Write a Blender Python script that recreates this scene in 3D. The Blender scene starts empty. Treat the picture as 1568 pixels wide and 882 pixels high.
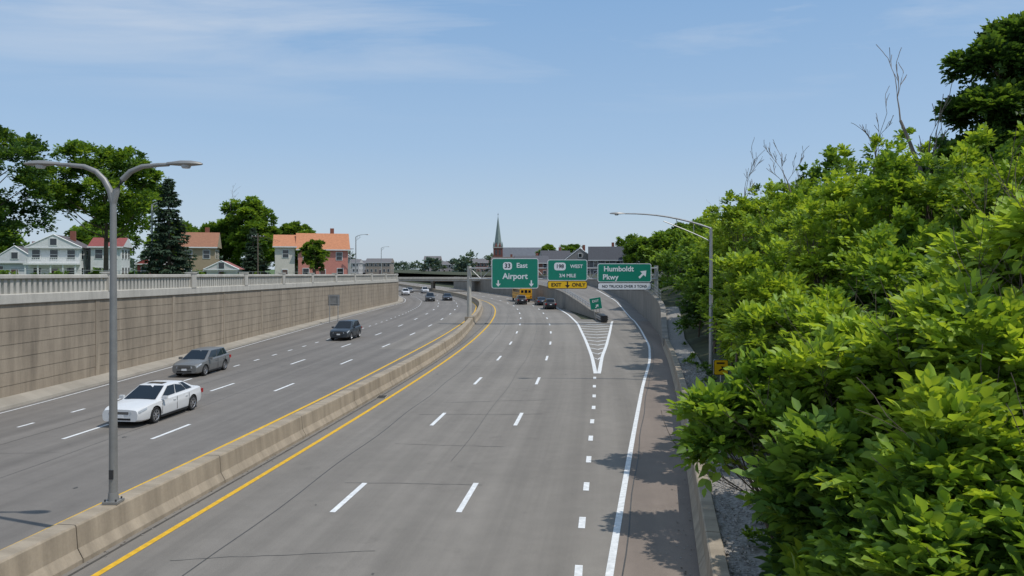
import bpy, bmesh, math, random
import numpy as np
from mathutils import Vector, Matrix
random.seed(7); rng=np.random.default_rng(7)
scene=bpy.context.scene
COL=scene.collection
# ------------------------------------------------------------------ materials
def new_mat(name):
    m=bpy.data.materials.new(name); m.use_nodes=True
    nt=m.node_tree; b=nt.nodes['Principled BSDF']; return m,nt,b
def mat(name,col,rough=0.7,var=0.15,scale=3.0,metal=0.0,bump=0.0,bscale=40,spec=0.5,coat=0.0):
    m,nt,b=new_mat(name); N=nt.nodes.new; L=nt.links.new
    b.inputs['Roughness'].default_value=rough; b.inputs['Metallic'].default_value=metal
    b.inputs['Specular IOR Level'].default_value=spec; b.inputs['Coat Weight'].default_value=coat
    tc=N('ShaderNodeTexCoord')
    n=N('ShaderNodeTexNoise'); n.inputs['Scale'].default_value=scale; n.inputs['Detail'].default_value=6; n.inputs['Roughness'].default_value=0.65
    L(tc.outputs['Object'],n.inputs['Vector'])
    r=N('ShaderNodeMapRange'); r.inputs['From Min'].default_value=0.3; r.inputs['From Max'].default_value=0.7
    r.inputs['To Min'].default_value=1-var; r.inputs['To Max'].default_value=1+var
    L(n.outputs['Fac'],r.inputs['Value'])
    mx=N('ShaderNodeVectorMath'); mx.operation='SCALE'; mx.inputs[0].default_value=col[:3]
    L(r.outputs['Result'],mx.inputs['Scale']); L(mx.outputs[0],b.inputs['Base Color'])
    if bump>0:
        n2=N('ShaderNodeTexNoise'); n2.inputs['Scale'].default_value=bscale; n2.inputs['Detail'].default_value=4
        L(tc.outputs['Object'],n2.inputs['Vector'])
        bp=N('ShaderNodeBump'); bp.inputs['Strength'].default_value=bump; bp.inputs['Distance'].default_value=0.02
        L(n2.outputs['Fac'],bp.inputs['Height']); L(bp.outputs[0],b.inputs['Normal'])
    return m
def asphalt(name,col,streak=0.14,warm=0.0):
    m,nt,b=new_mat(name); N=nt.nodes.new; L=nt.links.new
    b.inputs['Roughness'].default_value=0.85; b.inputs['Specular IOR Level'].default_value=0.3
    tc=N('ShaderNodeTexCoord')
    def noise(vec,scale,detail=5,rough=0.6):
        n=N('ShaderNodeTexNoise'); n.inputs['Scale'].default_value=scale; n.inputs['Detail'].default_value=detail; n.inputs['Roughness'].default_value=rough
        L(vec,n.inputs['Vector']); return n.outputs['Fac']
    def rng_(v,a,bb,lo=0.3,hi=0.7):
        r=N('ShaderNodeMapRange'); r.inputs['From Min'].default_value=lo; r.inputs['From Max'].default_value=hi
        r.inputs['To Min'].default_value=a; r.inputs['To Max'].default_value=bb; L(v,r.inputs['Value']); return r.outputs['Result']
    def mul(a,bb):
        x=N('ShaderNodeMath'); x.operation='MULTIPLY'; L(a,x.inputs[0]); L(bb,x.inputs[1]); return x.outputs[0]
    mp=N('ShaderNodeMapping'); mp.inputs['Scale'].default_value=(1.1,0.022,1); L(tc.outputs['UV'],mp.inputs['Vector'])
    s=rng_(noise(mp.outputs[0],1.0,4),1-streak,1+streak)
    big=rng_(noise(tc.outputs['Object'],0.09,5),0.90,1.10)
    med=rng_(noise(tc.outputs['Object'],1.3,6,0.7),0.93,1.07)
    fine=rng_(noise(tc.outputs['Object'],38,3,0.8),0.82,1.18)
    sx=N('ShaderNodeSeparateXYZ'); L(tc.outputs['UV'],sx.inputs[0])
    k=N('ShaderNodeMath'); k.operation='MULTIPLY'; k.inputs[1].default_value=2*math.pi/1.78; L(sx.outputs[0],k.inputs[0])
    c=N('ShaderNodeMath'); c.operation='COSINE'; L(k.outputs[0],c.inputs[0])
    wp=rng_(c.outputs[0],0.945,1.045,-1,1)
    st=rng_(noise(tc.outputs['Object'],0.55,8,0.75),1.0,0.80,0.58,0.74)
    f=mul(mul(mul(s,big),mul(med,fine)),mul(wp,st))
    mx=N('ShaderNodeVectorMath'); mx.operation='SCALE'; mx.inputs[0].default_value=col
    L(f,mx.inputs['Scale']); L(mx.outputs[0],b.inputs['Base Color'])
    bp=N('ShaderNodeBump'); bp.inputs['Strength'].default_value=0.25; bp.inputs['Distance'].default_value=0.01
    L(noise(tc.outputs['Object'],60,3),bp.inputs['Height']); L(bp.outputs[0],b.inputs['Normal'])
    return m
def concrete(name,col,stain=0.25,vertical=True,rough=0.85):
    m,nt,b=new_mat(name); N=nt.nodes.new; L=nt.links.new
    b.inputs['Roughness'].default_value=rough; b.inputs['Specular IOR Level'].default_value=0.3
    tc=N('ShaderNodeTexCoord')
    mp=N('ShaderNodeMapping'); mp.inputs['Scale'].default_value=(1.6,0.18,1) if vertical else (0.5,1,1); L(tc.outputs['UV'],mp.inputs['Vector'])
    def nz(vec,s,d=6,r=0.65):
        n=N('ShaderNodeTexNoise'); n.inputs['Scale'].default_value=s; n.inputs['Detail'].default_value=d; n.inputs['Roughness'].default_value=r; L(vec,n.inputs['Vector']); return n.outputs['Fac']
    def rg(v,lo,hi,a,bb):
        r=N('ShaderNodeMapRange'); r.inputs['From Min'].default_value=lo; r.inputs['From Max'].default_value=hi
        r.inputs['To Min'].default_value=a; r.inputs['To Max'].default_value=bb; L(v,r.inputs['Value']); return r.outputs['Result']
    def mul(a,bb):
        x=N('ShaderNodeMath'); x.operation='MULTIPLY'; L(a,x.inputs[0]); L(bb,x.inputs[1]); return x.outputs[0]
    f=mul(mul(rg(nz(mp.outputs[0],1.0),0.35,0.7,1+stain*0.35,1-stain),rg(nz(tc.outputs['Object'],0.35),0.3,0.7,0.9,1.1)),
          rg(nz(tc.outputs['Object'],14,4,0.8),0.3,0.7,0.92,1.08))
    mx=N('ShaderNodeVectorMath'); mx.operation='SCALE'; mx.inputs[0].default_value=col
    L(f,mx.inputs['Scale']); L(mx.outputs[0],b.inputs['Base Color'])
    bp=N('ShaderNodeBump'); bp.inputs['Strength'].default_value=0.3; bp.inputs['Distance'].default_value=0.01
    L(nz(tc.outputs['Object'],25,4),bp.inputs['Height']); L(bp.outputs[0],b.inputs['Normal'])
    return m
def paintmat(name,col):
    return mat(name,col,rough=0.7,var=0.22,scale=6,spec=0.3)
def leafmat(name,trans=0.35,gloss=0.35):
    m,nt,b=new_mat(name); N=nt.nodes.new; L=nt.links.new
    at=N('ShaderNodeAttribute'); at.attribute_name='Col'
    b.inputs['Roughness'].default_value=0.5; b.inputs['Specular IOR Level'].default_value=gloss
    L(at.outputs['Color'],b.inputs['Base Color'])
    tr=N('ShaderNodeBsdfTranslucent')
    v=N('ShaderNodeVectorMath'); v.operation='MULTIPLY'; v.inputs[1].default_value=(1.8,1.55,0.6)
    L(at.outputs['Color'],v.inputs[0]); L(v.outputs[0],tr.inputs['Color'])
    ms=N('ShaderNodeMixShader'); ms.inputs[0].default_value=trans
    L(b.outputs[0],ms.inputs[1]); L(tr.outputs[0],ms.inputs[2])
    L(ms.outputs[0],nt.nodes['Material Output'].inputs['Surface'])
    return m
M={}
M['asph_r']=asphalt('asphalt_right',(0.222,0.200,0.172))
M['asph_l']=asphalt('asphalt_left',(0.188,0.170,0.150))
M['asph_s']=asphalt('asphalt_shoulder',(0.235,0.190,0.155),0.08)
M['ramp']=asphalt('asphalt_ramp',(0.215,0.195,0.172))
M['patch_d']=asphalt('asphalt_patch_dark',(0.198,0.179,0.155),0.05)
M['patch_l']=asphalt('asphalt_patch_light',(0.242,0.219,0.19),0.05)
M['white']=paintmat('road_paint_white',(0.74,0.74,0.72))
M['yellow']=paintmat('road_paint_yellow',(0.72,0.42,0.03))
M['seal']=mat('crack_sealant',(0.075,0.070,0.062),0.6,0.3,5)
M['barrier']=concrete('barrier_concrete',(0.37,0.305,0.225),0.34)
M['wall']=concrete('wall_concrete_tan',(0.33,0.272,0.205),0.36)
M['wallg']=concrete('wall_concrete_grey',(0.27,0.245,0.21),0.3)
M['balus']=concrete('balustrade_concrete',(0.50,0.47,0.41),0.22)
M['kerb']=concrete('kerb_concrete',(0.38,0.34,0.28),0.2,False)
M['gravel']=mat('gravel',(0.27,0.25,0.225),0.9,0.5,14,bump=1.0,bscale=16)
M['grass']=mat('grass',(0.085,0.14,0.035),0.95,0.35,0.5,bump=0.6,bscale=8)
M['soil']=mat('bank_soil',(0.05,0.055,0.022),0.95,0.4,1.0,bump=0.6,bscale=8)
M['street']=mat('side_street',(0.2,0.19,0.18),0.9,0.15,1)
M['steel']=mat('galvanised_steel',(0.40,0.40,0.39),0.45,0.12,4,metal=0.45)
M['lampgrey']=mat('lamp_pole_grey',(0.27,0.265,0.25),0.5,0.12,3,metal=0.3)
M['dark']=mat('dark_metal',(0.035,0.035,0.037),0.5,0.1)
M['signgreen']=mat('sign_green',(0.003,0.215,0.135),0.4,0.05,1)
M['signwhite']=mat('sign_white',(0.80,0.80,0.80),0.4,0.03,1)
M['signyellow']=mat('sign_yellow',(0.85,0.50,0.01),0.4,0.04,1)
M['signblack']=mat('sign_black',(0.01,0.01,0.01),0.5,0.05,1)
M['glass']=mat('window_glass',(0.02,0.025,0.03),0.06,0.1,1,spec=0.8)
M['carglass']=mat('car_glass',(0.012,0.016,0.02),0.08,0.1,1,spec=0.45)
M['tyre']=mat('tyre_rubber',(0.018,0.018,0.018),0.85,0.2,8)
M['rim']=mat('wheel_rim',(0.5,0.5,0.51),0.3,0.05,3,metal=0.8)
M['trim']=mat('black_trim',(0.015,0.015,0.016),0.55,0.1)
M['lens']=mat('headlight_lens',(0.42,0.44,0.46),0.15,0.3,9,spec=0.8)
M['red']=mat('tail_light',(0.35,0.01,0.01),0.2,0.1)
M['bark']=mat('bark',(0.13,0.10,0.075),0.95,0.35,4,bump=0.8,bscale=12)
M['deadwood']=mat('dead_wood',(0.20,0.165,0.14),0.9,0.25,4)
M['leaf']=leafmat('leaf',.42,.3)
M['leafdark']=leafmat('needle',0.15,0.2)
M['leafdist']=leafmat('distant_leaf',0.15,0.1)
# ------------------------------------------------------------------ mesh helpers
def empty(name,loc=(0,0,0),rotz=0):
    e=bpy.data.objects.new(name,None); e.location=loc; e.rotation_euler=(0,0,rotz); COL.objects.link(e); return e
def obj(name,verts,faces,mats,parent=None,smooth=False,midx=None,uvs=None):
    me=bpy.data.meshes.new(name); me.from_pydata([tuple(v) for v in verts],[],faces)
    if not isinstance(mats,(list,tuple)): mats=[mats]
    for m in mats: me.materials.append(m)
    if midx is not None: me.polygons.foreach_set('material_index',midx)
    if uvs is not None:
        ul=me.uv_layers.new(name='UVMap')
        for p in me.polygons:
            for li in p.loop_indices: ul.data[li].uv=uvs[me.loops[li].vertex_index]
    if smooth: me.polygons.foreach_set('use_smooth',[True]*len(me.polygons))
    me.update()
    o=bpy.data.objects.new(name,me); COL.objects.link(o)
    if parent: o.parent=parent
    return o
class MB:
    def __init__(s): s.v=[];s.f=[];s.m=[];s.mats=[];s.uv=[]
    def mi(s,m):
        if m not in s.mats: s.mats.append(m)
        return s.mats.index(m)
    def add(s,vs,fs,m,uv=None):
        b=len(s.v); s.v+= [tuple(v) for v in vs]; k=s.mi(m)
        s.uv += uv if uv is not None else [(v[0]+v[1],v[2]) for v in vs]
        for f in fs: s.f.append(tuple(b+i for i in f)); s.m.append(k)
    def box(s,c,d,m,rz=0.0,M4=None):
        x,y,z=d[0]/2,d[1]/2,d[2]/2
        vs=[(-x,-y,-z),(x,-y,-z),(x,y,-z),(-x,y,-z),(-x,-y,z),(x,-y,z),(x,y,z),(-x,y,z)]
        R=M4 if M4 is not None else Matrix.Rotation(rz,3,'Z')
        vs=[R@Vector(v)+Vector(c) for v in vs]
        s.add(vs,[(0,3,2,1),(4,5,6,7),(0,1,5,4),(1,2,6,5),(2,3,7,6),(3,0,4,7)],m)
    def tube(s,pts,rad,m,n=8,cap=True):
        pts=[Vector(p) for p in pts]; vs=[];fs=[]
        for i,p in enumerate(pts):
            if i==0: d=pts[1]-pts[0]
            elif i==len(pts)-1: d=pts[-1]-pts[-2]
            else: d=pts[i+1]-pts[i-1]
            d.normalize(); a=Vector((0,0,1)) if abs(d.z)<0.9 else Vector((1,0,0))
            u=d.cross(a).normalized(); w=d.cross(u)
            r=rad[i] if isinstance(rad,(list,tuple)) else rad
            for j in range(n):
                t=2*math.pi*j/n; vs.append(p+u*r*math.cos(t)+w*r*math.sin(t))
        for i in range(len(pts)-1):
            for j in range(n): fs.append((i*n+j,i*n+(j+1)%n,(i+1)*n+(j+1)%n,(i+1)*n+j))
        if cap: fs.append(tuple(range(n))); fs.append(tuple((len(pts)-1)*n+j for j in reversed(range(n))))
        s.add(vs,fs,m)
    def quad(s,a,b,c,d,m): s.add([a,b,c,d],[(0,1,2,3)],m)
    def poly(s,vs,m): s.add(vs,[tuple(range(len(vs)))],m)
    def make(s,name,parent=None,smooth=False,loc=None):
        o=obj(name,s.v,s.f,s.mats,parent,smooth,s.m,s.uv)
        if smooth:
            bm=bmesh.new(); bm.from_mesh(o.data); bmesh.ops.recalc_face_normals(bm,faces=bm.faces)
            for e in bm.edges:
                if len(e.link_faces)==2 and e.calc_face_angle(0)>0.6: e.smooth=False
            bm.to_mesh(o.data); bm.free()
        return o
def curve(pts,w=5.0):
    ys=[p[0] for p in pts]; xs=[p[1] for p in pts]
    offs=np.linspace(-w,w,11)
    def f(y): return float(np.mean(np.interp(np.asarray(y)+offs,ys,xs)))
    return f
def sweep(mb,fx,y0,y1,step,prof,m,zf=None,hf=None,u0=0):
    n=max(1,int(round((y1-y0)/step))); ys=[y0+(y1-y0)*i/n for i in range(n+1)]
    vs=[];uv=[];fs=[]; k=len(prof)
    for y in ys:
        s=(fx(y+.5)-fx(y-.5)); L=math.hypot(1,s); nx,ny=1/L,-s/L
        z0=zf(y) if zf else 0; h=hf(y) if hf else 1
        for i,(dx,z) in enumerate(prof):
            vs.append((fx(y)+dx*nx,y+dx*ny,z0+z*h)); uv.append((y,z*h+dx))
    for i in range(n):
        for j in range(k-1):
            a=i*k+j; fs.append((a,a+1,a+k+1,a+k))
    fs.append(tuple(range(k))); fs.append(tuple(n*k+j for j in reversed(range(k))))
    mb.add(vs,fs,m,uv)
def ribbon(mb,fx,y0,y1,w,z,m,step=2.0,zf=None,off=0):
    n=max(1,int(math.ceil((y1-y0)/step))); vs=[];fs=[];uv=[]
    for i in range(n+1):
        y=y0+(y1-y0)*i/n; s=fx(y+.5)-fx(y-.5); L=math.hypot(1,s); zz=z+(zf(y) if zf else 0)
        for sg in (-1,1): vs.append((fx(y)+sg*w/2/L,y-sg*w/2*s/L,zz)); uv.append((off+sg*w/2,y))
    for i in range(n): fs.append((2*i,2*i+1,2*i+3,2*i+2))
    mb.add(vs,fs,m,uv)
# ------------------------------------------------------------------ alignments (metres, y = distance ahead)
YR=curve([(-30,-14.4),(0,-10.8),(10,-9.55),(21,-8.15),(32,-6.8),(42.8,-5.6),(53.7,-4.55),(65.7,-3.65),(77,-3.05),(88.6,-2.6),(102,-2.4),(117,-2.6),(130,-3.2),(147,-5.0),(171,-9.5),(200,-16.5),(230,-25),(300,-45),(370,-65),(700,-160)])
LA=curve([(-30,-20.6),(0,-17.0),(29.6,-13.6),(40.65,-12.5),(52.2,-11.55),(63.4,-10.65),(73.6,-9.95),(90,-9.2),(110,-8.9),(130,-9.5),(150,-11.5),(171,-15.5),(200,-22),(230,-30.5),(300,-50.5),(370,-70.5),(700,-165)])
W=curve([(-30,-31),(0,-28.3),(20,-26.5),(36,-25.1),(54,-24.4),(86,-24.2),(110,-23.7),(144,-22.3),(160,-24.5),(180,-29),(200,-34),(230,-43),(300,-63),(370,-83),(700,-180),(3000,-800)],3)
EDGE=curve([(-30,-2.5),(0,-1.1),(10,0.95),(15.65,2.05),(27.5,4.45),(41.3,7.3),(52,9.7),(62.4,11.6),(80,13.9),(94,15.5),(123,17.3),(147,17.2),(171,16),(215,8)],3)
RB=curve([(-30,-3.5),(0,0.9),(10,2.9),(15.65,4.0),(25.5,6.0),(35.4,8.0),(49.7,10.6),(62,12.6),(71,14.3),(94,17.3),(123,19.2),(147,19.1),(171,17.8),(190,15),(215,9),(240,2),(300,-25),(370,-45),(700,-140),(3000,-700)],3)
MW=lambda y: YR(y)+11.3 if y>=120 else float(np.interp(y,[95,107,120],[10.9,9.9,YR(120)+11.3]))
BC=lambda y: YR(y)-float(np.interp(y,[0,50,66,86,110,400],[1.15,1.15,1.35,2.1,2.35,2.4]))
STRIP=lambda y: W(y)+float(np.interp(y,[30,60,140],[1.9,1.4,1.0]))
rampz=lambda y: float(np.interp(y,[0,98,123,147,190,260],[0,0,1.2,2.2,3.4,3.9]))
wtop=lambda y: float(np.interp(y,[-30,60,69,75,94,147,190,260],[0.82,0.82,2.7,3.1,3.5,3.8,4.3,4.3]))
platL=lambda y: float(np.interp(y,[-60,36,144,260,3000],[5.3,5.0,4.25,4.0,4.0]))
# ------------------------------------------------------------------ ground
def sheet(name,ys,cols,m,uvf=None):
    vs=[];uv=[];fs=[];k=None
    for y in ys:
        c=cols(y); k=len(c)
        for (x,z) in c: vs.append((x,y,z)); uv.append((x-(uvf(y) if uvf else 0),y))
    for i in range(len(ys)-1):
        for j in range(k-1): a=i*k+j; fs.append((a,a+1,a+k+1,a+k))
    return obj(name,vs,fs,m,None,False,None,uv)
yy=[-60,-30]+list(range(-20,260,4))+list(range(260,400,10))+[450,550,700,1000,1500,3000]
sheet('ground',[-100,4000],lambda y:[(-3000,-0.06),(3000,-0.06)],M['soil'])
def leftp(y):
    x=W(y)-0.3; z=platL(y)
    return [(x,-0.05),(x,z),(x-3,z+.02),(x-9,z+.1),(x-60,z+.3),(x-300,z+.5),(-2900,z)]
sheet('lawn',yy,leftp,M['grass'])
sheet('side_street',yy,lambda y:[(W(y)-12,platL(y)+.16),(W(y)-4.5,platL(y)+.09)],M['street'])
def rightp(y):
    x=RB(y)+0.3; t=wtop(y)-0.12
    return [(x,t),(x+1.6,t+.05),(x+3,t+.5),(x+8,max(4.0,t+1)),(x+25,5.0),(x+80,5.2),(2900,5)]
sheet('terrain',[y for y in yy if y>=-30],rightp,[M['soil']])
sheet('gravel',[y for y in yy if -30<=y<=75],lambda y:[(RB(y)+.3,wtop(y)-.115),(RB(y)+1.0,wtop(y)-.09),(RB(y)+1.75,wtop(y)-.0)],M['gravel'])
st=MB()
for i in range(2600):
    y=random.uniform(9,45); dx=random.uniform(0.32,1.7); r=random.uniform(0.02,0.055)
    c=Vector((RB(y)+dx,y,0.74+dx*0.05)); vs=[]
    for a,b_,c_ in ((1,0,0),(-1,0,0),(0,1,0),(0,-1,0),(0,0,1),(0,0,-1)):
        vs.append(c+Vector((a,b_,c_*0.7))*r*random.uniform(.6,1.3))
    st.add(vs,[(0,2,4),(2,1,4),(1,3,4),(3,0,4),(2,0,5),(1,2,5),(3,1,5),(0,3,5)],M['gravel'])
st.make('gravel_stones')
# ------------------------------------------------------------------ roads
yr=list(range(-30,400,3))+[450,550,700]
sheet('road_left',yr,lambda y:[(W(y)-.2,0.0),(LA(y)-3.4,0),(BC(y),0.0)],M['asph_l'],LA)
sheet('road_right',yr,lambda y:[(BC(y),0.0),(YR(y)+3.6,0),(min(YR(y)+11.5,RB(y)) if y>95 else min(EDGE(y)+.1,YR(y)+60),0.0)],M['asph_r'],YR)
sheet('road_shoulder',[y for y in yr if y<=98],lambda y:[(EDGE(y)+.1,0.0),(RB(y)+.1,0)],M['asph_s'],YR)
ry=[92+3*i for i in range(40)]
sheet('exit_ramp',ry,lambda y:[(MW(max(y,96))+(.1 if y>97 else 0),rampz(y)+.004),(RB(y)+.1,rampz(y)+.004)],M['ramp'],YR)
pt=MB()
for (o,w_,a,b_,mm) in ((1.8,3.3,58,96,'patch_l'),(8.7,2.9,66,110,'patch_l')):
    ribbon(pt,lambda y,o=o:YR(y)+o,a,b_,w_,.0022,M[mm],2,None,o)
for (o,w_,a,b_,mm) in ((-1.7,3.2,-10,60,'patch_d'),(1.6,3.0,60,110,'patch_l')):
    ribbon(pt,lambda y,o=o:LA(y)+o,a,b_,w_,.0022,M['asph_l'] if mm=='patch_d' else M['asph_r'],2,None,o)
pt.make('asphalt_patches')
mk=MB(); z1=0.009
ribbon(mk,YR,-20,330,0.17,z1,M['yellow'])
ribbon(mk,lambda y:LA(y)+3.3,-20,330,0.17,z1,M['yellow'])
wm=M['white']
for k in range(-2,28):
    c=21.1+10.95*k
    for off in (3.62,7.1): ribbon(mk,lambda y,o=off:YR(y)+o*(0.97 if y<25 else 1.0),c-1.35,c+1.35,0.16,z1,wm)
    c=29.6+11.1*k
    for off in (0,-3.4): ribbon(mk,lambda y,o=off:LA(y)+o,c-1.35,c+1.35,0.15,z1,wm)
DOT=curve([(-10,-1.5),(0,-.45),(15.8,1.42),(18.8,1.77),(21.9,2.2),(25.1,2.6),(28.2,3.0),(31.4,3.4),(35,3.87),(38.3,4.26),(41.3,4.6),(46.6,5.23),(60,6.5)],1)
for k in range(-4,10): ribbon(mk,DOT,15.8+3.15*k-.42,15.8+3.15*k+.42,0.17,z1,wm)
for k in range(-8,60):
    c=30.8+3.15*k; ribbon(mk,lambda y:LA(y)-6.75,c-.45,c+.45,0.14,z1,wm)
ribbon(mk,EDGE,-20,150,0.17,z1,wm,zf=rampz)
ribbon(mk,lambda y:STRIP(y)+0.45,-20,330,0.10,z1,wm)
ribbon(mk,lambda y:YR(y)+10.5,122,330,0.15,z1,wm)
GL=curve([(44,5.0),(46.6,5.25),(55,5.95),(68,6.75),(88.6,7.85),(105,8.05),(118,7.75),(125,7.2)],3)
GR=curve([(44,5.1),(46.6,5.5),(55,6.7),(62.4,7.95),(75,9.9),(89.7,12.1),(95,13)],2)
ribbon(mk,GL,46,122,0.24,z1,wm); ribbon(mk,GR,46,92,0.24,z1,wm)
y=53.0
while y<91:
    xa,xb=GL(y)+.15,GR(y+1.2)-.15
    if xb>xa+.2:
        xm=(xa+xb)/2; t=.38
        mk.add([(xa,y+1.2,z1+.001),(xm,y,z1+.001),(xm,y+t,z1+.001),(xa,y+1.2+t,z1+.001)],[(0,1,2,3)],wm)
        mk.add([(xm,y,z1+.001),(xb,y+1.0,z1+.001),(xb,y+1.0+t,z1+.001),(xm,y+t,z1+.001)],[(0,1,2,3)],wm)
    y+=3.3
mk.make('road_markings')
ck=MB(); z2=0.0055
ribbon(ck,lambda y:YR(y)+1.9+0.05*math.sin(y*.7),-10,110,0.035,z2,M['seal'],1.5)
ribbon(ck,lambda y:YR(y)+5.6+0.04*math.sin(y*.5),25,100,0.02,z2,M['seal'],1.5)
ribbon(ck,lambda y:YR(y)-.55,-10,130,0.07,z2,M['seal'],2)
ribbon(ck,lambda y:LA(y)-1.6+0.05*math.sin(y*.6),-10,110,0.03,z2,M['seal'],1.5)
ribbon(ck,lambda y:LA(y)-5.0+0.05*math.sin(y*.4),-10,110,0.03,z2,M['seal'],1.5)
ribbon(ck,lambda y:EDGE(y)+.28+0.03*math.sin(y*.8),-10,90,0.03,z2,M['seal'],1.5)
def crack(x0,y0,x1,y1,w=0.025):
    n=18; P=[]; d=Vector((x1-x0,y1-y0)); L=d.length; nrm_=Vector((-d.y,d.x)).normalized(); j=0
    for i in range(n+1):
        j=j*.7+random.uniform(-.05,.05)*L*.12; p=Vector((x0,y0))+d*i/n+nrm_*j; P.append(p)
    vs=[]
    for p in P: ww=w*random.uniform(.3,1); vs+= [(p.x-nrm_.x*ww,p.y-nrm_.y*ww,z2),(p.x+nrm_.x*ww,p.y+nrm_.y*ww,z2)]
    ck.add(vs,[(2*i,2*i+1,2*i+3,2*i+2) for i in range(n)],M['seal'])
for (yc) in (16.5,22.5,33,41,55,63,78,92,36,27.5,48,70):
    a=random.uniform(.4,5); b_=random.uniform(5,10.5); crack(YR(yc)+a,yc,YR(yc)+b_,yc+random.uniform(-1.5,1.5),random.uniform(.008,.022))
for (yc) in (19,26,38,50,66,84):
    a=random.uniform(-9,-4); b_=random.uniform(-2,2.5); crack(LA(yc)+a,yc,LA(yc)+b_,yc+random.uniform(-1,1),random.uniform(.008,.018))
for i in range(34):
    y=random.uniform(14,80); x=YR(y)+random.uniform(.5,10.5) if i%2 else LA(y)+random.uniform(-8,3)
    r=random.uniform(.02,.08); ck.poly([(x+r*random.uniform(.6,1.2)*math.cos(t),y+r*random.uniform(.8,2)*math.sin(t),z2+.0012) for t in np.linspace(0,2*math.pi,9)[:-1]],M['seal'])
ck.make('pavement_cracks')
dg=MB()
for yy_ in (37.5,88):
    x=YR(yy_)-.42
    dg.box((x,yy_,0.010),(.5,.9,.02),M['kerb']);
    for k in range(7): dg.box((x,yy_-.36+.12*k,.022),(.42,.06,.012),M['trim'])
dg.make('storm_drain')
db=MB()
for i in range(900):
    y=random.uniform(12,70); k=random.random()
    x=(BC(y)+.44+abs(random.gauss(0,.12))) if k<.4 else ((RB(y)-.08-abs(random.gauss(0,.25))) if k<.8 else (STRIP(y)+.06+abs(random.gauss(0,.15))))
    r=random.uniform(.008,.03); a=random.uniform(0,3)
    db.poly([(x+r*math.cos(a+t),y+1.6*r*math.sin(a+t),.0125) for t in (0,1.5,2.6,4.2)],M['bark'] if i%2 else M['gravel'])
db.make('road_debris')
sw=MB(); ns=60; vs=[];fs=[]
for i in range(ns+1):
    y=-20+ (350+20)*i/ns
    vs+=[(W(y),y,.16),(STRIP(y)-.16,y,.14),(STRIP(y),y,.13),(STRIP(y)+.03,y,-.01)]
for i in range(ns):
    for j in range(3): a=4*i+j; fs.append((a,a+1,a+5,a+4))
sw.add(vs,fs,M['kerb']); sw.make('pavement_strip')
# ------------------------------------------------------------------ barriers and walls
jb=MB(); prof=[(-.42,0),(-.42,.1),(-.29,.32),(-.25,.80),(-.22,.84),(.22,.84),(.25,.80),(.29,.32),(.42,.1),(.42,0)]
y=-8
while y<330:
    L=6.1 if y<120 else 20
    sweep(jb,BC,y,y+L-.03,2.0 if y<120 else 5,prof,M['barrier']); y+=L
jb.make('concrete_median_barrier')
rbm=MB(); y=-20; prof=[(.0,0),(-.04,.1),(.08,.35),(.10,.82),(.13,.84),(.40,.84),(.42,.8),(.42,0)]
while y<60: sweep(rbm,RB,y,y+5.97,2,prof,M['barrier']); y+=6
rbm.make('concrete_roadside_barrier')
rw=MB(); y=60
prof=[(0,0),(0.02,1.0),(-.06,1.0),(-.06,1.06),(.42,1.06),(.42,0)]
while y<252:
    sweep(rw,RB,y,y+2.96,1.5,prof,M['wallg'],hf=lambda q:wtop(q)); y+=3
rw.make('concrete_retaining_wall')
gr=MB()
for k in range(0,60):
    y=74+2.4*k
    if y<200: gr.tube([(RB(y)+.2,y,wtop(y)),(RB(y)+.2,y,wtop(y)*1.06+1.1)],.025,M['steel'],5)
for h in (.4,.75,1.1): gr.tube([(RB(74+3*i)+.2,74+3*i,wtop(74+3*i)*1.06+h) for i in range(42)],.02,M['steel'],5)
gr.make('wall_railing')
mtop=lambda y: float(np.interp(y,[95,100,120,150,190,250],[.85,1.0,2.5,3.1,3.5,3.7]))
mw=MB(); y=95.5
while y<250:
    sweep(mw,MW,y,y+3.96,2,[(-.02,0),(0.0,1.0),(-.08,1.0),(-.08,1.06),(.4,1.06),(.4,0)],M['wallg'],hf=mtop); y+=4
mw.make('concrete_dividing_wall')
pr=MB()
for k in range(40):
    y=96+2*k; zt=mtop(y)*1.06
    pr.tube([(MW(y)+.15,y,zt),(MW(y)+.15,y,zt+.65)],.04,M['steel'],6)
for h in (.3,.62): pr.tube([(MW(y)+.15,y,mtop(y)*1.06+h) for y in range(96,176,2)],.045,M['steel'],6)
pr.make('bridge_railing')
cc=MB()
for i in range(5): cc.box((11.3-i*.02,94.6-i*1.0,.42),(.9-i*.05,.85,.75),M['dark']); 
for sx in(-.48,.48): 
    for z in(.35,.6): cc.box((11.25+sx,92.6,z),(.05,5.0,.16),M['steel'])
cc.tube([(11.2,89.9,.1),(11.2,89.9,.85)],.42,M['trim'],14)
cc.make('crash_cushion')
lw=MB()
rows=7
pf=[]
for r in range(rows):
    a=r/rows; b_=(r+1)/rows
    pf+= [(0.0,a+.004),(0.0,b_-.004),(-.02,b_-.004),(-.02,b_+.004)]
pf=[(0,0)]+pf[:-2]+[(0,1.0),(-.5,1.0)]
y=-20; k=0
while y<148:
    sweep(lw,W,y,y+8.8,2.2,pf,M['wall'],hf=lambda q:platL(q)-.25)
    sweep(lw,W,y+8.8,y+9.2,.4,[(-.5,0),(.03,0),(.03,1),(-.5,1)],M['wall'],hf=lambda q:platL(q)-.25)
    y+=9.2
while y<330: sweep(lw,W,y,y+9.1,3,pf,M['wallg'],hf=lambda q:platL(q)-.25); y+=9.2
lw.make('retaining_wall')
bl=MB()
sweep(bl,W,-20,148,3,[(-.55,-.25),(.10,-.25),(.12,-.22),(.12,.22),(.06,.26),(-.55,.26)],M['balus'],zf=platL)
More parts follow.
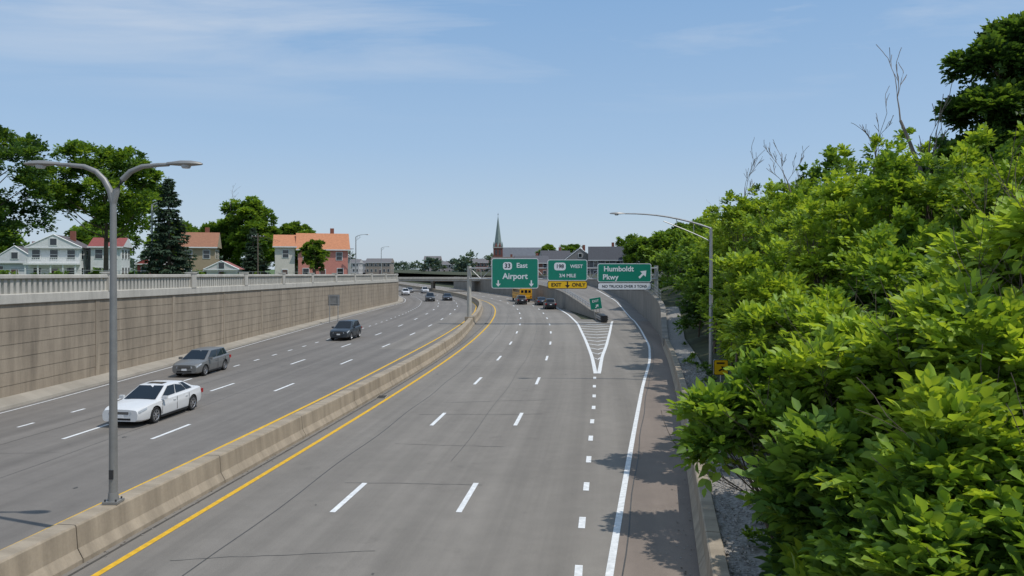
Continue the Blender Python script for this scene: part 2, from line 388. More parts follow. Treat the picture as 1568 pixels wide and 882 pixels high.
sweep(bl,W,-20,148,3,[(-.32,1.02),(.08,1.02),(.10,1.05),(.10,1.2),(.06,1.24),(-.30,1.24),(-.32,1.2)],M['balus'],zf=platL)
y=-20.0; k=0
while y<148:
    s=math.atan(W(y+.5)-W(y-.5))
    if k%26==0:
        bl.box((W(y)-.1,y,platL(y)+.78),(.50,.75,1.12),M['balus'],-s); bl.box((W(y)-.1,y,platL(y)+1.36),(.6,.9,.1),M['balus'],-s)
    else:
        bl.box((W(y)-.11,y,platL(y)+.64),(.17,.22,.765),M['balus'],-s)
    k+=1; y+=.42
bl.make('concrete_balustrade')
cf=MB()
for i in range(48):
    y=40+3*i; x=W(y)-14.5; z=platL(y)+.1
    cf.tube([(x,y,z),(x,y,z+1.5)],.035,M['steel'],5)
for h in (.1,.55,1.0,1.5): cf.tube([(W(40+6*i)-14.5,40+6*i,platL(40+6*i)+.1+h) for i in range(24)],.02,M['steel'],4)
cf.make('chain_link_fence')
# ------------------------------------------------------------------ overpass
ov=MB(); y=214
ov.box((-27,y+4,3.35),(44,8,.6),M['balus']); ov.box((-27,y-.12,3.85),(44,.25,.5),M['balus']); ov.box((-27,y+8.1,3.85),(44,.25,.5),M['balus'])
for i in range(4): ov.tube([(YR(216)-2.2,y+1+2*i,0),(YR(216)-2.2,y+1+2*i,2.9)],.35,M['wallg'],10)
ov.box((YR(216)-2.2,y+4,2.85),(.8,7.8,.35),M['wallg'])
ov.box((-47,y+4,1.5),(1.2,7.8,3.0),M['wallg']); ov.box((-7.6,y+4,1.5),(1.2,7.8,3.0),M['wallg'])
for k in range(5): ov.box((-27,y+.8+1.5*k,2.98),(38,.25,.2),M['wallg'])
ov.make('overpass_bridge')
# ------------------------------------------------------------------ lamps
def cobra(mb,p,dirx,m):
    x,y,z=p; s=dirx
    st=[(0,.05,.05),(.12,.09,.06),(.35,.15,.09),(.6,.16,.085),(.8,.1,.05),(.86,.03,.02)]
    n=10; vs=[];fs=[]
    for (t,w,h) in st:
        for j in range(n):
            a=2*math.pi*j/n; vs.append((x+s*t,y+w*math.cos(a),z+h*math.sin(a)*(1 if math.sin(a)>0 else .5)))
    for i in range(len(st)-1):
        for j in range(n): fs.append((i*n+j,i*n+(j+1)%n,(i+1)*n+(j+1)%n,(i+1)*n+j))
    fs.append(tuple(range(n))); fs.append(tuple((len(st)-1)*n+j for j in range(n)))
    mb.add(vs,fs,m)
    mb.tube([(x+s*.46,y,z-.02),(x+s*.46,y,z-.10)],[.13,.09],M['lens'],12)
lp=empty('street_lamp',(-9.65,17.9,0)); b=MB()
b.box((0,0,.88),(.36,.36,.06),M['lampgrey']); b.tube([(0,0,.9),(0,0,1.1)],[.13,.11],M['lampgrey'],14)
b.tube([(0,0,.9),(0,0,4),(0,0,8.35)],[.1,.088,.07],M['lampgrey'],16)
for s in(-1,1):
    pts=[(0.0,0,8.1),(s*.08,0,8.4),(s*.22,0,8.66),(s*.42,0,8.86),(s*.70,0,8.98),(s*1.1,0,9.02),(s*1.35,0,9.03)]
    b.tube(pts,[.075,.075,.07,.065,.058,.05,.045],M['lampgrey'],12); cobra(b,(s*1.3,0,9.04),s,M['lampgrey'])
b.box((0,-.1,1.55),(.1,.03,.22),M['dark'])
for (dx,dy) in((-.13,-.13),(.13,-.13),(-.13,.13),(.13,.13)): b.tube([(dx,dy,.9),(dx,dy,.96)],.02,M['dark'],6)
b.make('pole_and_arms',lp,True)
def lamp2(x,y,z,h,arm,s=-1,name='street_lamp',rise=.9,m='steel'):
    e=empty(name,(x,y,z)); b=MB(); mm=M[m]
    b.tube([(0,0,0),(0,0,.12)],.2,mm,12); b.tube([(0,0,.1),(0,0,h)],[.125,.085],mm,12)
    n=9; P=[(s*arm*t,0,h-.35+ (rise)*(1-(1-t)**2.2)+.35) for t in np.linspace(0,1,n)]
    b.tube(P,[.06-.025*i/(n-1) for i in range(n)],mm,8)
    P2=[(s*arm*t*.55,0,h-.75+(rise+.32)*(t**.9)) for t in np.linspace(0,1,6)]
    b.tube(P2,.03,mm,6)
    for t in(.2,.4): b.tube([(s*arm*t,0,h+ rise*(1-(1-t)**2.2)),(s*arm*t,0,h-.75+(rise+.32)*((t/.55)**.9))],.02,mm,5)
    cobra(b,(P[-1][0],0,P[-1][2]),s,mm); b.make('pole_and_arm',e,True); return e
lamp2(11.3,42,.7,8.1,4.9,name='street_lamp',rise=.85)
for (x,y,z,h) in ((-37,76,4.8,8.3),(-28.5,135,4.4,8.0),(-38,215,4.1,8.5)):
    lamp2(x,y,z,h,1.6,1,'street_lamp',.4)
up=MB(); prev=None
for i,(x,y) in enumerate(((-44,128),(-41,165),(-45,205),(-58,260),(-80,330))):
    e=MB(); 
    up_o=empty('utility_pole',(x,y,4.2)); e.tube([(0,0,0),(0,0,8.5)],[.15,.1],M['bark'],8); e.box((0,0,7.9),(2.2,.12,.12),M['bark'])
    for dx in(-1,-.4,.4,1): e.tube([(dx,0,7.96),(dx,0,8.15)],.04,M['signwhite'],6)
    e.make('pole_and_crossarm',up_o)
    cur={}
    for dx in(-1,.4,1):
        p=Vector((x+dx,y,12.3))
        if prev: 
            q=prev[dx]; up.tube([q.lerp(p,t)+Vector((0,0,-1.2*4*t*(1-t))) for t in np.linspace(0,1,7)],.02,M['dark'],4)
        cur[dx]=p
    prev=cur
up.make('overhead_wires')
# ------------------------------------------------------------------ sign gantry
GY=86.6
ga=empty('sign_gantry',(0,GY,0)); b=MB(); sm=M['steel']
b.tube([(-5.0,0,0),(-5.0,0,6.85)],[.28,.25],M['balus'],16); b.box((-5.0,0,.45),(1.0,1.2,.95),M['barrier'])
b.tube([(16.9,0,2.5),(16.9,0,6.9)],[.24,.22],sm,14)
for dy in(-.35,.35):
    for z in(5.35,6.6): b.tube([(-5.0,dy,z),(16.9,dy,z)],.08,sm,8)
n=17
for i in range(n):
    x0=-4.9+21.7*i/n; x1=-4.9+21.7*(i+1)/n
    for dy in(-.35,.35):
        b.tube([(x0,dy,5.35 if i%2 else 6.6),(x1,dy,6.6 if i%2 else 5.35)],.04,sm,5); b.tube([(x1,dy,5.35),(x1,dy,6.6)],.03,sm,5)
    for z in(5.35,6.6): b.tube([(x0,-.35,z),(x1,.35,z)],.03,sm,5)
b.make('gantry_truss',ga,True)
def rrect(x0,z0,x1,z1,y,r,seg=5):
    P=[]
    for cx,cz,a0 in((x1-r,z0+r,-90),(x1-r,z1-r,0),(x0+r,z1-r,90),(x0+r,z0+r,180)):
        for i in range(seg+1):
            a=math.radians(a0+90*i/seg); P.append((cx+r*math.cos(a),y,cz+r*math.sin(a)))
    return P
def text(par,s,x,z,size,m,y,bold=.022,align='CENTER',sx=1.0):
    c=bpy.data.curves.new('lettering','FONT'); c.body=s; c.size=size; c.align_x=align; c.align_y='CENTER'; c.offset=bold*size; c.extrude=.002
    c.materials.append(m); o=bpy.data.objects.new('lettering',c); o.location=(x,y,z); o.rotation_euler=(math.pi/2,0,0); o.scale=(sx,1,1)
    COL.objects.link(o); o.parent=par; return o
def panel(b,x0,z0,x1,z1,m,border,y=-.62):
    P=rrect(x0,z0,x1,z1,y,.25 if x1-x0>2 else .08); b.poly(P,border); Q=[(p[0],y+.06,p[2]) for p in P]; b.poly(Q[::-1],M['steel'])
    k=len(P)
    for i in range(k): b.quad(P[i],Q[i],Q[(i+1)%k],P[(i+1)%k],M['steel'])
    t=.07 if x1-x0>2 else .03; R=rrect(x0+t,z0+t,x1-t,z1-t,y-.004,.2 if x1-x0>2 else .06); b.poly(R,m)
def arrow(b,x,z,s,m,ang=0,y=-.63):
    P=[(-.10,.5),(-.10,-.02),(-.38,-.02),(0,-.5),(.38,-.02),(.10,-.02),(.10,.5)]
    c,sn=math.cos(ang),math.sin(ang); b.poly([(x+s*(c*p-sn*q),y,z+s*(sn*p+c*q)) for p,q in P],m)
wg,gn=M['signwhite'],M['signgreen']
s1=empty('highway_sign',(0,GY,0)); b=MB(); panel(b,-2.37,4.25,3.06,7.75,gn,wg)
b.poly(rrect(-1.05,6.42,.0,7.3,-.628,.3),wg); arrow(b,-1.6,4.82,.75,wg); arrow(b,2.25,4.82,.75,wg)
b.make('panel',s1); text(s1,'33',-.52,6.86,.72,M['signblack'],-.636); text(s1,'East',1.15,6.9,.78,wg,-.636); text(s1,'Airport',.36,5.65,.95,wg,-.636)
s2=empty('highway_sign',(0,GY,0)); b=MB(); panel(b,4.13,5.15,8.76,7.6,gn,wg); panel(b,4.13,4.2,8.76,5.13,M['signyellow'],M['signblack'])
b.poly(rrect(4.9,6.35,6.25,7.25,-.628,.3),wg); arrow(b,6.45,4.66,.75,M['signblack'])
b.make('panel',s2); text(s2,'198',5.57,6.8,.62,M['signblack'],-.636); text(s2,'WEST',7.5,6.8,.56,wg,-.636); text(s2,'3/4 MILE',6.45,5.72,.55,wg,-.636)
text(s2,'EXIT',5.15,4.66,.58,M['signblack'],-.636); text(s2,'ONLY',7.75,4.66,.58,M['signblack'],-.636)
s3=empty('highway_sign',(0,GY,0)); b=MB(); panel(b,9.95,4.98,16.2,7.15,gn,wg); panel(b,9.95,4.05,16.2,4.93,wg,M['signblack'])
arrow(b,15.2,5.9,1.2,wg,math.radians(135))
b.make('panel',s3); text(s3,'Humboldt',12.4,6.5,.85,wg,-.636); text(s3,'Pkwy',11.45,5.55,.85,wg,-.636); text(s3,'NO TRUCKS OVER 3 TONS',13.07,4.48,.43,M['signblack'],-.636,.012)
e=empty('exit_sign',(11.1,95.2,0)); e.rotation_euler=(0,math.radians(-9),0); b=MB()
for x in(-.35,.35): b.tube([(x,0,0),(x,0,2.6)],.04,sm,6)
panel(b,-.75,1.35,.75,2.85,gn,wg,-.06); arrow(b,.1,1.75,.6,wg,math.radians(135),-.07); b.make('panel',e); text(e,'EXIT',0,2.4,.42,wg,-.075)
e=empty('advisory_sign',(9.4,33.3,0.75)); b=MB(); b.tube([(0,0,-.1),(0,0,1.1)],.035,sm,6); panel(b,-.33,.98,.33,1.68,M['signyellow'],M['signblack'],-.05)
arrow(b,0.05,1.26,.35,M['signblack'],math.radians(120),-.06); b.box((-.02,-.058,1.52),(.36,.004,.07),M['signblack']); b.make('panel',e)
e=empty('road_sign',(-21.2,88,0)); b=MB()
for x in(-.5,.5): b.tube([(x,0,.1),(x,0,3.4)],.05,sm,6)
b.box((0,.06,2.8),(1.35,.05,1.3),M['lampgrey']); b.box((0,.02,3.3),(1.3,.04,.06),sm); b.box((0,.02,2.4),(1.3,.04,.06),sm); b.make('panel_and_posts',e)
# ------------------------------------------------------------------ vehicles
def sm_interp(x,xs,ys):
    return float(np.mean(np.interp(x+np.linspace(-.12,.12,7),xs,ys)))
def wheel(b,x,y,r,w,side):
    n=24
    def lathe(prof,m):
        vs=[];fs=[];k=len(prof)
        for i in range(n):
            a=2*math.pi*i/n
            for (rr,yy) in prof: vs.append((x+rr*math.cos(a),y+side*yy,r+rr*math.sin(a)))
        for i in range(n):
            for j in range(k-1): a=i*k+j; c=((i+1)%n)*k+j; fs.append((a,c,c+1,a+1))
        b.add(vs,fs,m)
    lathe([(.01,-w),(r*.9,-w),(r,-w*.85),(r,-.03),(r*.93,0),(r*.68,-.01),(r*.66,-.05)],M['tyre'])
    lathe([(r*.68,-.012),(r*.62,-.03),(r*.6,-.07),(.0,-.07)],M['trim'])
    lathe([(r*.69,-.008),(r*.63,-.004),(r*.60,-.03)],M['rim'])
    lathe([(.0,-.0),(r*.16,-.003),(r*.18,-.03)],M['rim'])
    for k in range(7):
        a=2*math.pi*k/7; d=Vector((math.cos(a),0,math.sin(a))); t=Vector((-math.sin(a),0,math.cos(a)))
        c=Vector((x,y-side*.022,r)); p0,p1=c+d*r*.1,c+d*r*.64; h=r*.075
        vs=[p0-t*h,p0+t*h,p1+t*h*.8,p1-t*h*.8]; vs2=[v-Vector((0,side*.03,0)) for v in vs]
        b.add(vs+vs2,[(0,1,2,3),(0,4,5,1),(1,5,6,2),(2,6,7,3),(3,7,4,0)],M['rim'])
SPEC={
 'sedan':dict(L=5.05,W=1.84,H=1.46,wb=(-1.50,1.42),r=.335,xs=[-2.52,-2.46,-2.3,-1.8,-1.0,0,.9,1.25,1.8,2.2,2.42,2.52],
    top=[.76,.93,1.0,1.0,.96,.94,.93,.92,.87,.81,.76,.70],w=[.78,.86,.93,.98,1,1,1,.99,.97,.94,.88,.81],bot=[.42,.32,.26,.22,.2,.2,.2,.2,.21,.22,.24,.28],
    gh=(-2.0,-1.05,.22,1.28),split=[(.10,.25),(.27,.55),(.575,.93)]),
 'hatch':dict(L=4.45,W=1.80,H=1.49,wb=(-1.32,1.30),r=.325,xs=[-2.22,-2.18,-2.0,-1.5,-1.0,0,.9,1.2,1.6,1.95,2.13,2.22],
    top=[.75,.98,1.02,1.01,.98,.96,.95,.93,.89,.83,.77,.70],w=[.86,.92,.96,.99,1,1,1,.99,.96,.92,.86,.79],bot=[.42,.32,.26,.22,.2,.2,.2,.2,.21,.22,.24,.28],
    gh=(-2.12,-1.72,.15,1.18),split=[(.07,.22),(.245,.54),(.565,.93)]),
 'suv':dict(L=4.65,W=1.88,H=1.70,wb=(-1.36,1.34),r=.36,xs=[-2.32,-2.28,-2.1,-1.6,-1.0,0,.9,1.2,1.7,2.05,2.23,2.32],
    top=[.85,1.08,1.12,1.12,1.09,1.07,1.06,1.04,1.01,.96,.90,.82],w=[.88,.93,.96,.99,1,1,1,.99,.96,.93,.88,.82],bot=[.48,.38,.32,.28,.26,.26,.26,.26,.27,.28,.3,.34],
    gh=(-2.22,-1.85,.12,1.12),split=[(.06,.22),(.245,.54),(.565,.93)]),
}
def car(name,x,y,yaw,color,kind,hi=True):
    S=SPEC[kind]; e=empty(name,(x,y,0.008),yaw)
    pm,nt,bb=new_mat('car_paint'); bb.inputs['Roughness'].default_value=.38; bb.inputs['Coat Weight'].default_value=.25; bb.inputs['Metallic'].default_value=.0 if color[0]>.5 else .2
    N=nt.nodes.new; nn=N('ShaderNodeTexNoise'); nn.inputs['Scale'].default_value=2; mr=N('ShaderNodeMapRange'); mr.inputs['To Min'].default_value=.90; mr.inputs['To Max'].default_value=1.05
    vm=N('ShaderNodeVectorMath'); vm.operation='SCALE'; vm.inputs[0].default_value=color; nt.links.new(nn.outputs['Fac'],mr.inputs['Value']); nt.links.new(mr.outputs[0],vm.inputs['Scale']); nt.links.new(vm.outputs[0],bb.inputs['Base Color'])
    hw=S['W']/2; L=S['L']
    n=44; X=[-L/2+L*i/n for i in range(n+1)]
    vs=[];fs=[]
    def zt_(q): return sm_interp(q,S['xs'],S['top'])
    def wd_(q): return hw*sm_interp(q,S['xs'],S['w'])
    for q in X:
        zt=zt_(q); w=wd_(q); zb=sm_interp(q,S['xs'],S['bot']); zm=zb+(zt-zb)*.62
        half=[(0,zb),(.86*w,zb),(.955*w,zb+.06),(.985*w,zb+.17),(.99*w,zm-.08),(w,zm),(.985*w,zm+.05),(.955*w,zt-.06),(.90*w,zt-.012),(.80*w,zt+.006),(.4*w,zt+.03),(0,zt+.035)]
        full=half+[(-a,c) for a,c in half[-2:0:-1]]
        vs+=[(q,a,c) for a,c in full]
    k=len(full)
    for i in range(n):
        for j in range(k): fs.append((i*k+j,i*k+(j+1)%k,(i+1)*k+(j+1)%k,(i+1)*k+j))
    fs.append(tuple(range(k))); fs.append(tuple(n*k+j for j in reversed(range(k))))
    body=obj('body',vs,fs,[pm,M['trim']],e,True)
    bm=bmesh.new(); bm.from_mesh(body.data); bmesh.ops.recalc_face_normals(bm,faces=bm.faces)
    bm.to_mesh(body.data); bm.free()
    if hi:
        for wx in S['wb']:
            cb=MB(); cb.tube([(wx,-hw-.3,S['r']+.01),(wx,-hw+.30,S['r']+.01)],S['r']+.055,M['trim'],28); cb.tube([(wx,hw-.30,S['r']+.01),(wx,hw+.3,S['r']+.01)],S['r']+.055,M['trim'],28)
            co=cb.make('cutter',e); md=body.modifiers.new('arch','BOOLEAN'); md.object=co; md.operation='DIFFERENCE'; md.solver='EXACT'
            bm=bmesh.new(); bm.from_mesh(co.data); bmesh.ops.recalc_face_normals(bm,faces=bm.faces); bm.to_mesh(co.data); bm.free()
            bpy.context.view_layer.update()
            dg_=bpy.context.evaluated_depsgraph_get(); 
            ev=body.evaluated_get(dg_); nm=bpy.data.meshes.new_from_object(ev); body.modifiers.clear(); body.data=nm
            bpy.data.objects.remove(co)
        for p in body.data.polygons: p.use_smooth=True
        bm=bmesh.new(); bm.from_mesh(body.data)
        for ed in bm.edges:
            if len(ed.link_faces)==2 and ed.calc_face_angle(0)>.55: ed.smooth=False
        bm.to_mesh(body.data); bm.free()
    a,b_,c,d=S['gh']; H=S['H']; wr=hw*.68
    def wB(q): return wd_(q)*.91
    B=[Vector((a,-wB(a),zt_(a)-.03)),Vector((d,-wB(d),zt_(d)-.03)),Vector((d,wB(d),zt_(d)-.03)),Vector((a,wB(a),zt_(a)-.03))]
    T=[Vector((b_,-wr,H-.05)),Vector((c,-wr,H-.04)),Vector((c,wr,H-.04)),Vector((b_,wr,H-.05))]
    mid=Vector(((b_+c)/2,0,H+.0)); tl=[Vector(((b_+c)/2,-wr-.02,H-.015)),Vector(((b_+c)/2,wr+.02,H-.015))]
    tc_=[Vector((b_+.02,0,H-.025)),Vector((c,0,H-.01))]
    gv=B+T+[mid]+tl+tc_
    gf=[(0,1,5,9,4),(2,3,7,10,6),(1,2,6,12,5),(3,0,4,11,7),(4,9,8,11),(9,5,12,8),(8,12,6,10),(11,8,10,7)]
    g=obj('cabin',gv,gf,[pm],e,True)
    md=g.modifiers.new('b','BEVEL'); md.width=.05; md.segments=3; md.limit_method='ANGLE'; md.angle_limit=.35
    g2=MB()
    def pan(q0,q1,q2,q3,u0,u1,v0,v1,m,off=.012):
        def P(u,v): return q0*(1-u)*(1-v)+q1*u*(1-v)+q2*u*v+q3*(1-u)*v
        nr=(q1-q0).cross(q3-q0).normalized()
        g2.add([p+nr*off for p in [P(u0,v0),P(u1,v0),P(u1,v1),P(u0,v1)]],[(0,1,2,3)],m)
    gl=M['carglass']
    pan(B[1],B[2],T[2],T[1],.06,.94,.10,.93,gl,.022)
    pan(B[3],B[0],T[0],T[3],.08,.92,.12 if kind=='sedan' else .25,.90,gl,.022)
    for (u0,u1) in S['split']:
        pan(B[0],B[1],T[1],T[0],u0,u1,.16,.90,gl,.022)
        pan(B[2],B[3],T[3],T[2],1-u1,1-u0,.16,.90,gl,.022)
    if kind=='sedan' and hi: g2.add([(b_+.75,-.36,H+.004),(c-.12,-.36,H+.006),(c-.12,.36,H+.006),(b_+.75,.36,H+.004)],[(0,1,2,3)],gl)
    g2.make('windows',e)
    d_=MB()
    fx=L/2
    for s in(-1,1):
        d_.box((d-.38,s*(hw+.06),zt_(d)+.07),(.13,.20,.14),pm); d_.box((d-.445,s*(hw+.06),zt_(d)+.07),(.01,.16,.10),M['carglass'])
    for s in(-1,1):
        q=[fx-.50,fx-.34,fx-.18,fx-.06]
        vs=[]
        for i,x_ in enumerate(q): vs+=[(x_+.01,s*(wd_(x_)*1.0+.006),zt_(x_)-.12-.05*i/3),(x_,s*(wd_(x_)*.965+.006),zt_(x_)-.06)]
        vs+=[(fx+.012,s*hw*.48,zt_(fx)-.17),(fx+.008,s*hw*.46,zt_(fx)-.05)]
        d_.add(vs,[(2*i,2*i+2,2*i+3,2*i+1) for i in range(4)],M['lens'])
        rx=-fx; zz=zt_(rx+.12)-.17
        d_.box((rx+.10,s*(wd_(rx+.1)-.10),zz),(.24,.26,.19),M['red'])
    zf=zt_(fx)
    d_.box((fx-.02,0,zf-.11),(.07,hw*.80,.09),M['trim'])
    d_.box((fx+.006,0,zf-.105),(.03,hw*.78,.016),M['rim'])
    d_.box((fx-.02,0,zf-.36),(.07,hw*1.0,.075),M['trim'])
    d_.box((fx+.015,0,zf-.25),(.02,.31,.12),M['signwhite'])
    d_.box((-fx-.005,0,.80),(.02,.31,.14),M['signwhite']); d_.box((-fx+.02,0,.42),(.08,hw*1.5,.14),M['trim'])
    sl=MB()
    for s in(-1,1):
        for u in (S['split'][0][1]+.012,S['split'][1][1]+.012):
            xq=a+(d-a)*u; sl.box((xq,s*(hw-.004),.60),(.012,.012,.56),M['trim'])
        xq=d-.30; sl.box((xq,s*(hw-.006),.55),(.012,.012,.45),M['trim'])
        for u in (S['split'][0][1]+.05,S['split'][1][1]+.05): sl.box((a+(d-a)*u+.07,s*(hw+.0),zt_(0)-.17),(.18,.03,.03),pm)
        sl.box((0,s*(hw-.05),S['bot'][5]+.02),(S['wb'][1]-S['wb'][0]-2*S['r']-.12,.06,.09),M['trim'])
        for i in range(2):
            wheel(sl,S['wb'][i],s*(hw-.015),S['r'],.22,s)
    sl.make('wheels_and_trim',e,True); d_.make('lights_and_grille',e)
    under=MB(); under.box((0,0,.26),(L*.78,hw*1.3,.14),M['trim']); under.make('underbody',e)
    return e
def heading(f,y,sgn):
    s=(f(y+3)-f(y-3))/6; return math.atan2(sgn,s*sgn)
car('white_sedan',-15.75,32.7,heading(LA,33,-1),(.72,.72,.71),'sedan')
car('grey_hatchback_car',-19.45,46.4,heading(LA,46,-1)+.02,(.19,.19,.185),'hatch')
car('dark_suv_car',-15.5,69,heading(LA,69,-1),(.045,.055,.065),'suv')
car('silver_sedan',LA(150)-5.0,150,heading(LA,150,-1),(.08,.085,.09),'suv',False)
car('dark_sedan',LA(154)-1.2,154,heading(LA,154,-1),(.05,.05,.055),'sedan',False)
car('white_suv_car',LA(200)-1.5,200,heading(LA,200,-1),(.6,.6,.6),'suv',False)
car('grey_sedan',LA(205)-5,205,heading(LA,205,-1),(.2,.2,.2),'sedan',False)
car('white_van_car',-26.5,184,heading(LA,184,-1),(.7,.7,.7),'suv',False)
car('black_suv_car',1.65,137,heading(YR,137,1),(.03,.03,.032),'suv',False)
car('dark_blue_sedan',5.2,134,heading(YR,134,1),(.03,.04,.06),'sedan',False)
car('dark_suv_car',6.15,121,heading(YR,121,1),(.03,.033,.038),'suv',False)
e=empty('school_bus',(1.9,150,0),heading(YR,150,1)); b=MB(); ym=mat('bus_yellow',(.75,.36,.01),.4,.05,1)
prof=[(-1.2,.55),(-1.22,1.2),(-1.22,2.3),(-1.1,2.8),(-.8,3.05),(0,3.15),(.8,3.05),(1.1,2.8),(1.22,2.3),(1.22,1.2),(1.2,.55)]
vs=[(x,a_,c_) for x in(-5,3.6) for a_,c_ in prof]; k=len(prof)
b.add(vs,[(i,(i+1)%k,k+(i+1)%k,k+i) for i in range(k)]+[tuple(range(k)),tuple(k+i for i in reversed(range(k)))],ym)
b.box((4.3,0,1.05),(1.5,2.0,1.0),ym)
for yq in(-.72,.72): b.box((-5.01,yq,2.1),(.03,.5,.5),M['carglass']); b.box((-5.02,yq*1.35,2.75),(.05,.2,.18),M['red']); b.box((-5.02,yq*1.4,1.15),(.05,.22,.2),M['red'])
b.box((-5.01,0,2.1),(.03,.55,.6),M['carglass']); b.box((-5.05,0,.6),(.12,2.4,.25),M['trim'])
for z in(.95,1.6): b.box((-5.01,0,z),(.03,2.4,.04),M['trim'])
for s in(-1,1):
    for i in range(9): b.box((-4.4+.88*i,s*1.225,2.15),(.7,.03,.6),M['carglass'])
    for z in(1.0,1.6): b.box((-.7,s*1.225,z),(8.5,.03,.06),M['trim'])
    for wx in(-2.6,3.7): wheel(b,wx,s*1.2,.5,.3,s)
b.make('body',e,False)
# ------------------------------------------------------------------ foliage
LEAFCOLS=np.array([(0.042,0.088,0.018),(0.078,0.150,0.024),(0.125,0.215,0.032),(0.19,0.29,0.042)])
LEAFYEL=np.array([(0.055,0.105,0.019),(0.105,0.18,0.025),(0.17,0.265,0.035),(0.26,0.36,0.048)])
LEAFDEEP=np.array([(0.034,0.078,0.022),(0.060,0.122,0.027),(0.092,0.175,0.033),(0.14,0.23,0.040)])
def nrm(a): return a/np.maximum(np.linalg.norm(a,axis=1,keepdims=True),1e-6)
def leaves_mesh(name,P,A,Nn,ln,wd,col,m,parent=None,fold=.25):
    n=len(P); S=nrm(np.cross(A,Nn)); Nn=nrm(np.cross(S,A))
    ln=ln[:,None]; w=wd[:,None]
    v0=P; v3=P+A*ln - Nn*ln*.12
    l1=P+A*ln*.28+S*w*.85+Nn*w*fold; l2=P+A*ln*.62+S*w*.8+Nn*w*fold
    r1=P+A*ln*.28-S*w*.85+Nn*w*fold; r2=P+A*ln*.62-S*w*.8+Nn*w*fold
    V=np.stack([v0,l1,l2,v3,r2,r1],1).reshape(-1,3).astype(np.float32)
    base=(np.arange(n)*6)[:,None]
    F=(base+np.array([[0,1,2,3,0,3,4,5]])).reshape(-1).astype(np.int32)
    me=bpy.data.meshes.new(name); me.vertices.add(n*6); me.vertices.foreach_set('co',V.ravel())
    me.loops.add(n*8); me.loops.foreach_set('vertex_index',F); me.polygons.add(n*2)
    me.polygons.foreach_set('loop_start',np.arange(n*2,dtype=np.int32)*4)
    me.update(calc_edges=True)
    ca=me.color_attributes.new('Col','FLOAT_COLOR','POINT')
    c=np.ones((n,6,4),np.float32); c[:,:,:3]=col[:,None,:]; ca.data.foreach_set('color',c.ravel())
    me.materials.append(m); o=bpy.data.objects.new(name,me); COL.objects.link(o)
    if parent: o.parent=parent
    return o
def foliage(name,ells,m,parent=None,leaflets=7,ln=.13,wr=.34,spray=.38,tone=1.0,gap=.5,updir=.5,cols=LEAFCOLS,sdroop=.22):
    OP=[];OD=[];OC=[]
    for (cx,cy,cz,rx,ry,rz,nc,ns,cf_,br) in ells:
        d=nrm(rng.normal(size=(nc,3))); d[:,2]=np.where(d[:,2]<-.55,-d[:,2],d[:,2])
        rad=rng.uniform(gap,1.0,size=(nc,1))**.6*rng.uniform(.80,1.20,size=(nc,1))
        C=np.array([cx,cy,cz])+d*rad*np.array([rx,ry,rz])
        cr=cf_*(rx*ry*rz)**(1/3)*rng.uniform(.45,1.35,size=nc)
        t=np.clip(rng.normal(br,.26,size=nc)+(rad[:,0]-.8)*.8+d[:,2]*.12,0,1)  # outer and upper clumps lighter, inner darker: new growth plus mild painted shade
        for i in range(nc):
            q=nrm(rng.normal(size=(ns,3)))*rng.uniform(.2,1.05,size=(ns,1))*cr[i]; q[:,2]*=.7
            OP.append(C[i]+q); OD.append(nrm(q/cr[i]*.8+d[i]*.7+np.array([0,0,updir])+rng.normal(size=(ns,3))*.35))
            OC.append(np.clip(t[i]+rng.normal(size=ns)*.14,0,1))
    O=np.concatenate(OP);D=np.concatenate(OD);T=np.concatenate(OC); n=len(O)
    up=np.array([[0,0,1.]]); S=nrm(np.cross(D,np.repeat(up,n,0))+1e-4)
    U=nrm(np.cross(S,D)); U=np.where(U[:,2:3]<0,-U,U)
    PP=[];AA=[];NN=[];TT=[]
    for j in range(leaflets):
        f=(j//2+.6)/(leaflets/2+.3); sd=1 if j%2 else -1
        last=(j==leaflets-1)
        P=O+D*spray*f-up*spray*sdroop*f*f
        A=nrm(D*(.75 if not last else 1.)+S*sd*(.85 if not last else 0)+rng.normal(size=(n,3))*.22-up*.15)
        PP.append(P);AA.append(A);NN.append(nrm(U+rng.normal(size=(n,3))*.4));TT.append(T)
    P=np.concatenate(PP);A=np.concatenate(AA);Nn=np.concatenate(NN);T=np.concatenate(TT)
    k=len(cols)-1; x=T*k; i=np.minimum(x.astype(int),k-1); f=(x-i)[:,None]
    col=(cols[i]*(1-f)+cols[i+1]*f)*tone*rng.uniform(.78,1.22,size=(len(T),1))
    l=ln*rng.uniform(.6,1.3,size=len(T))
    return leaves_mesh(name,P,A,Nn,l,l*wr,col,m,parent)
def shoots(ells,n,h,w=.22,br=.9,ns=9):
    out=[]
    for (cx,cy,cz,rx,ry,rz,*_) in ells:
        for i in range(n):
            d=Vector((random.gauss(-.35,1),random.gauss(-.25,1),random.uniform(.1,1.6))).normalized(); hh=h*random.uniform(.5,1.5)
            out.append((cx+d.x*rx*1.02,cy+d.y*ry*1.02,cz+d.z*rz*1.02+hh*.5,w,w,hh,5,ns,.55,br+random.uniform(-.3,.1)))
    return out
def branchy(b,p,d,L,r,depth,m,spread=.6,n=4,mini=.006):
    pts=[Vector(p)]; d=Vector(d).normalized(); segs=4
    for i in range(segs):
        d=(d+Vector((random.gauss(0,.10),random.gauss(0,.10),random.gauss(.02,.08)))).normalized(); pts.append(pts[-1]+d*L/segs)
    b.tube(pts,[max(mini,r*(1-.55*i/segs)) for i in range(segs+1)],m,5 if depth<3 else 7,False)
    if depth>0:
        for k in range(n):
            t=random.randint(1,segs); q=pts[t]
            a=random.uniform(0,2*math.pi); dd=(d+Vector((math.cos(a),math.sin(a),random.uniform(0,.5)))*spread).normalized()
            branchy(b,q,dd,L*random.uniform(.45,.7),r*(1-.55*t/segs)*.6,depth-1,m,spread,n,mini)
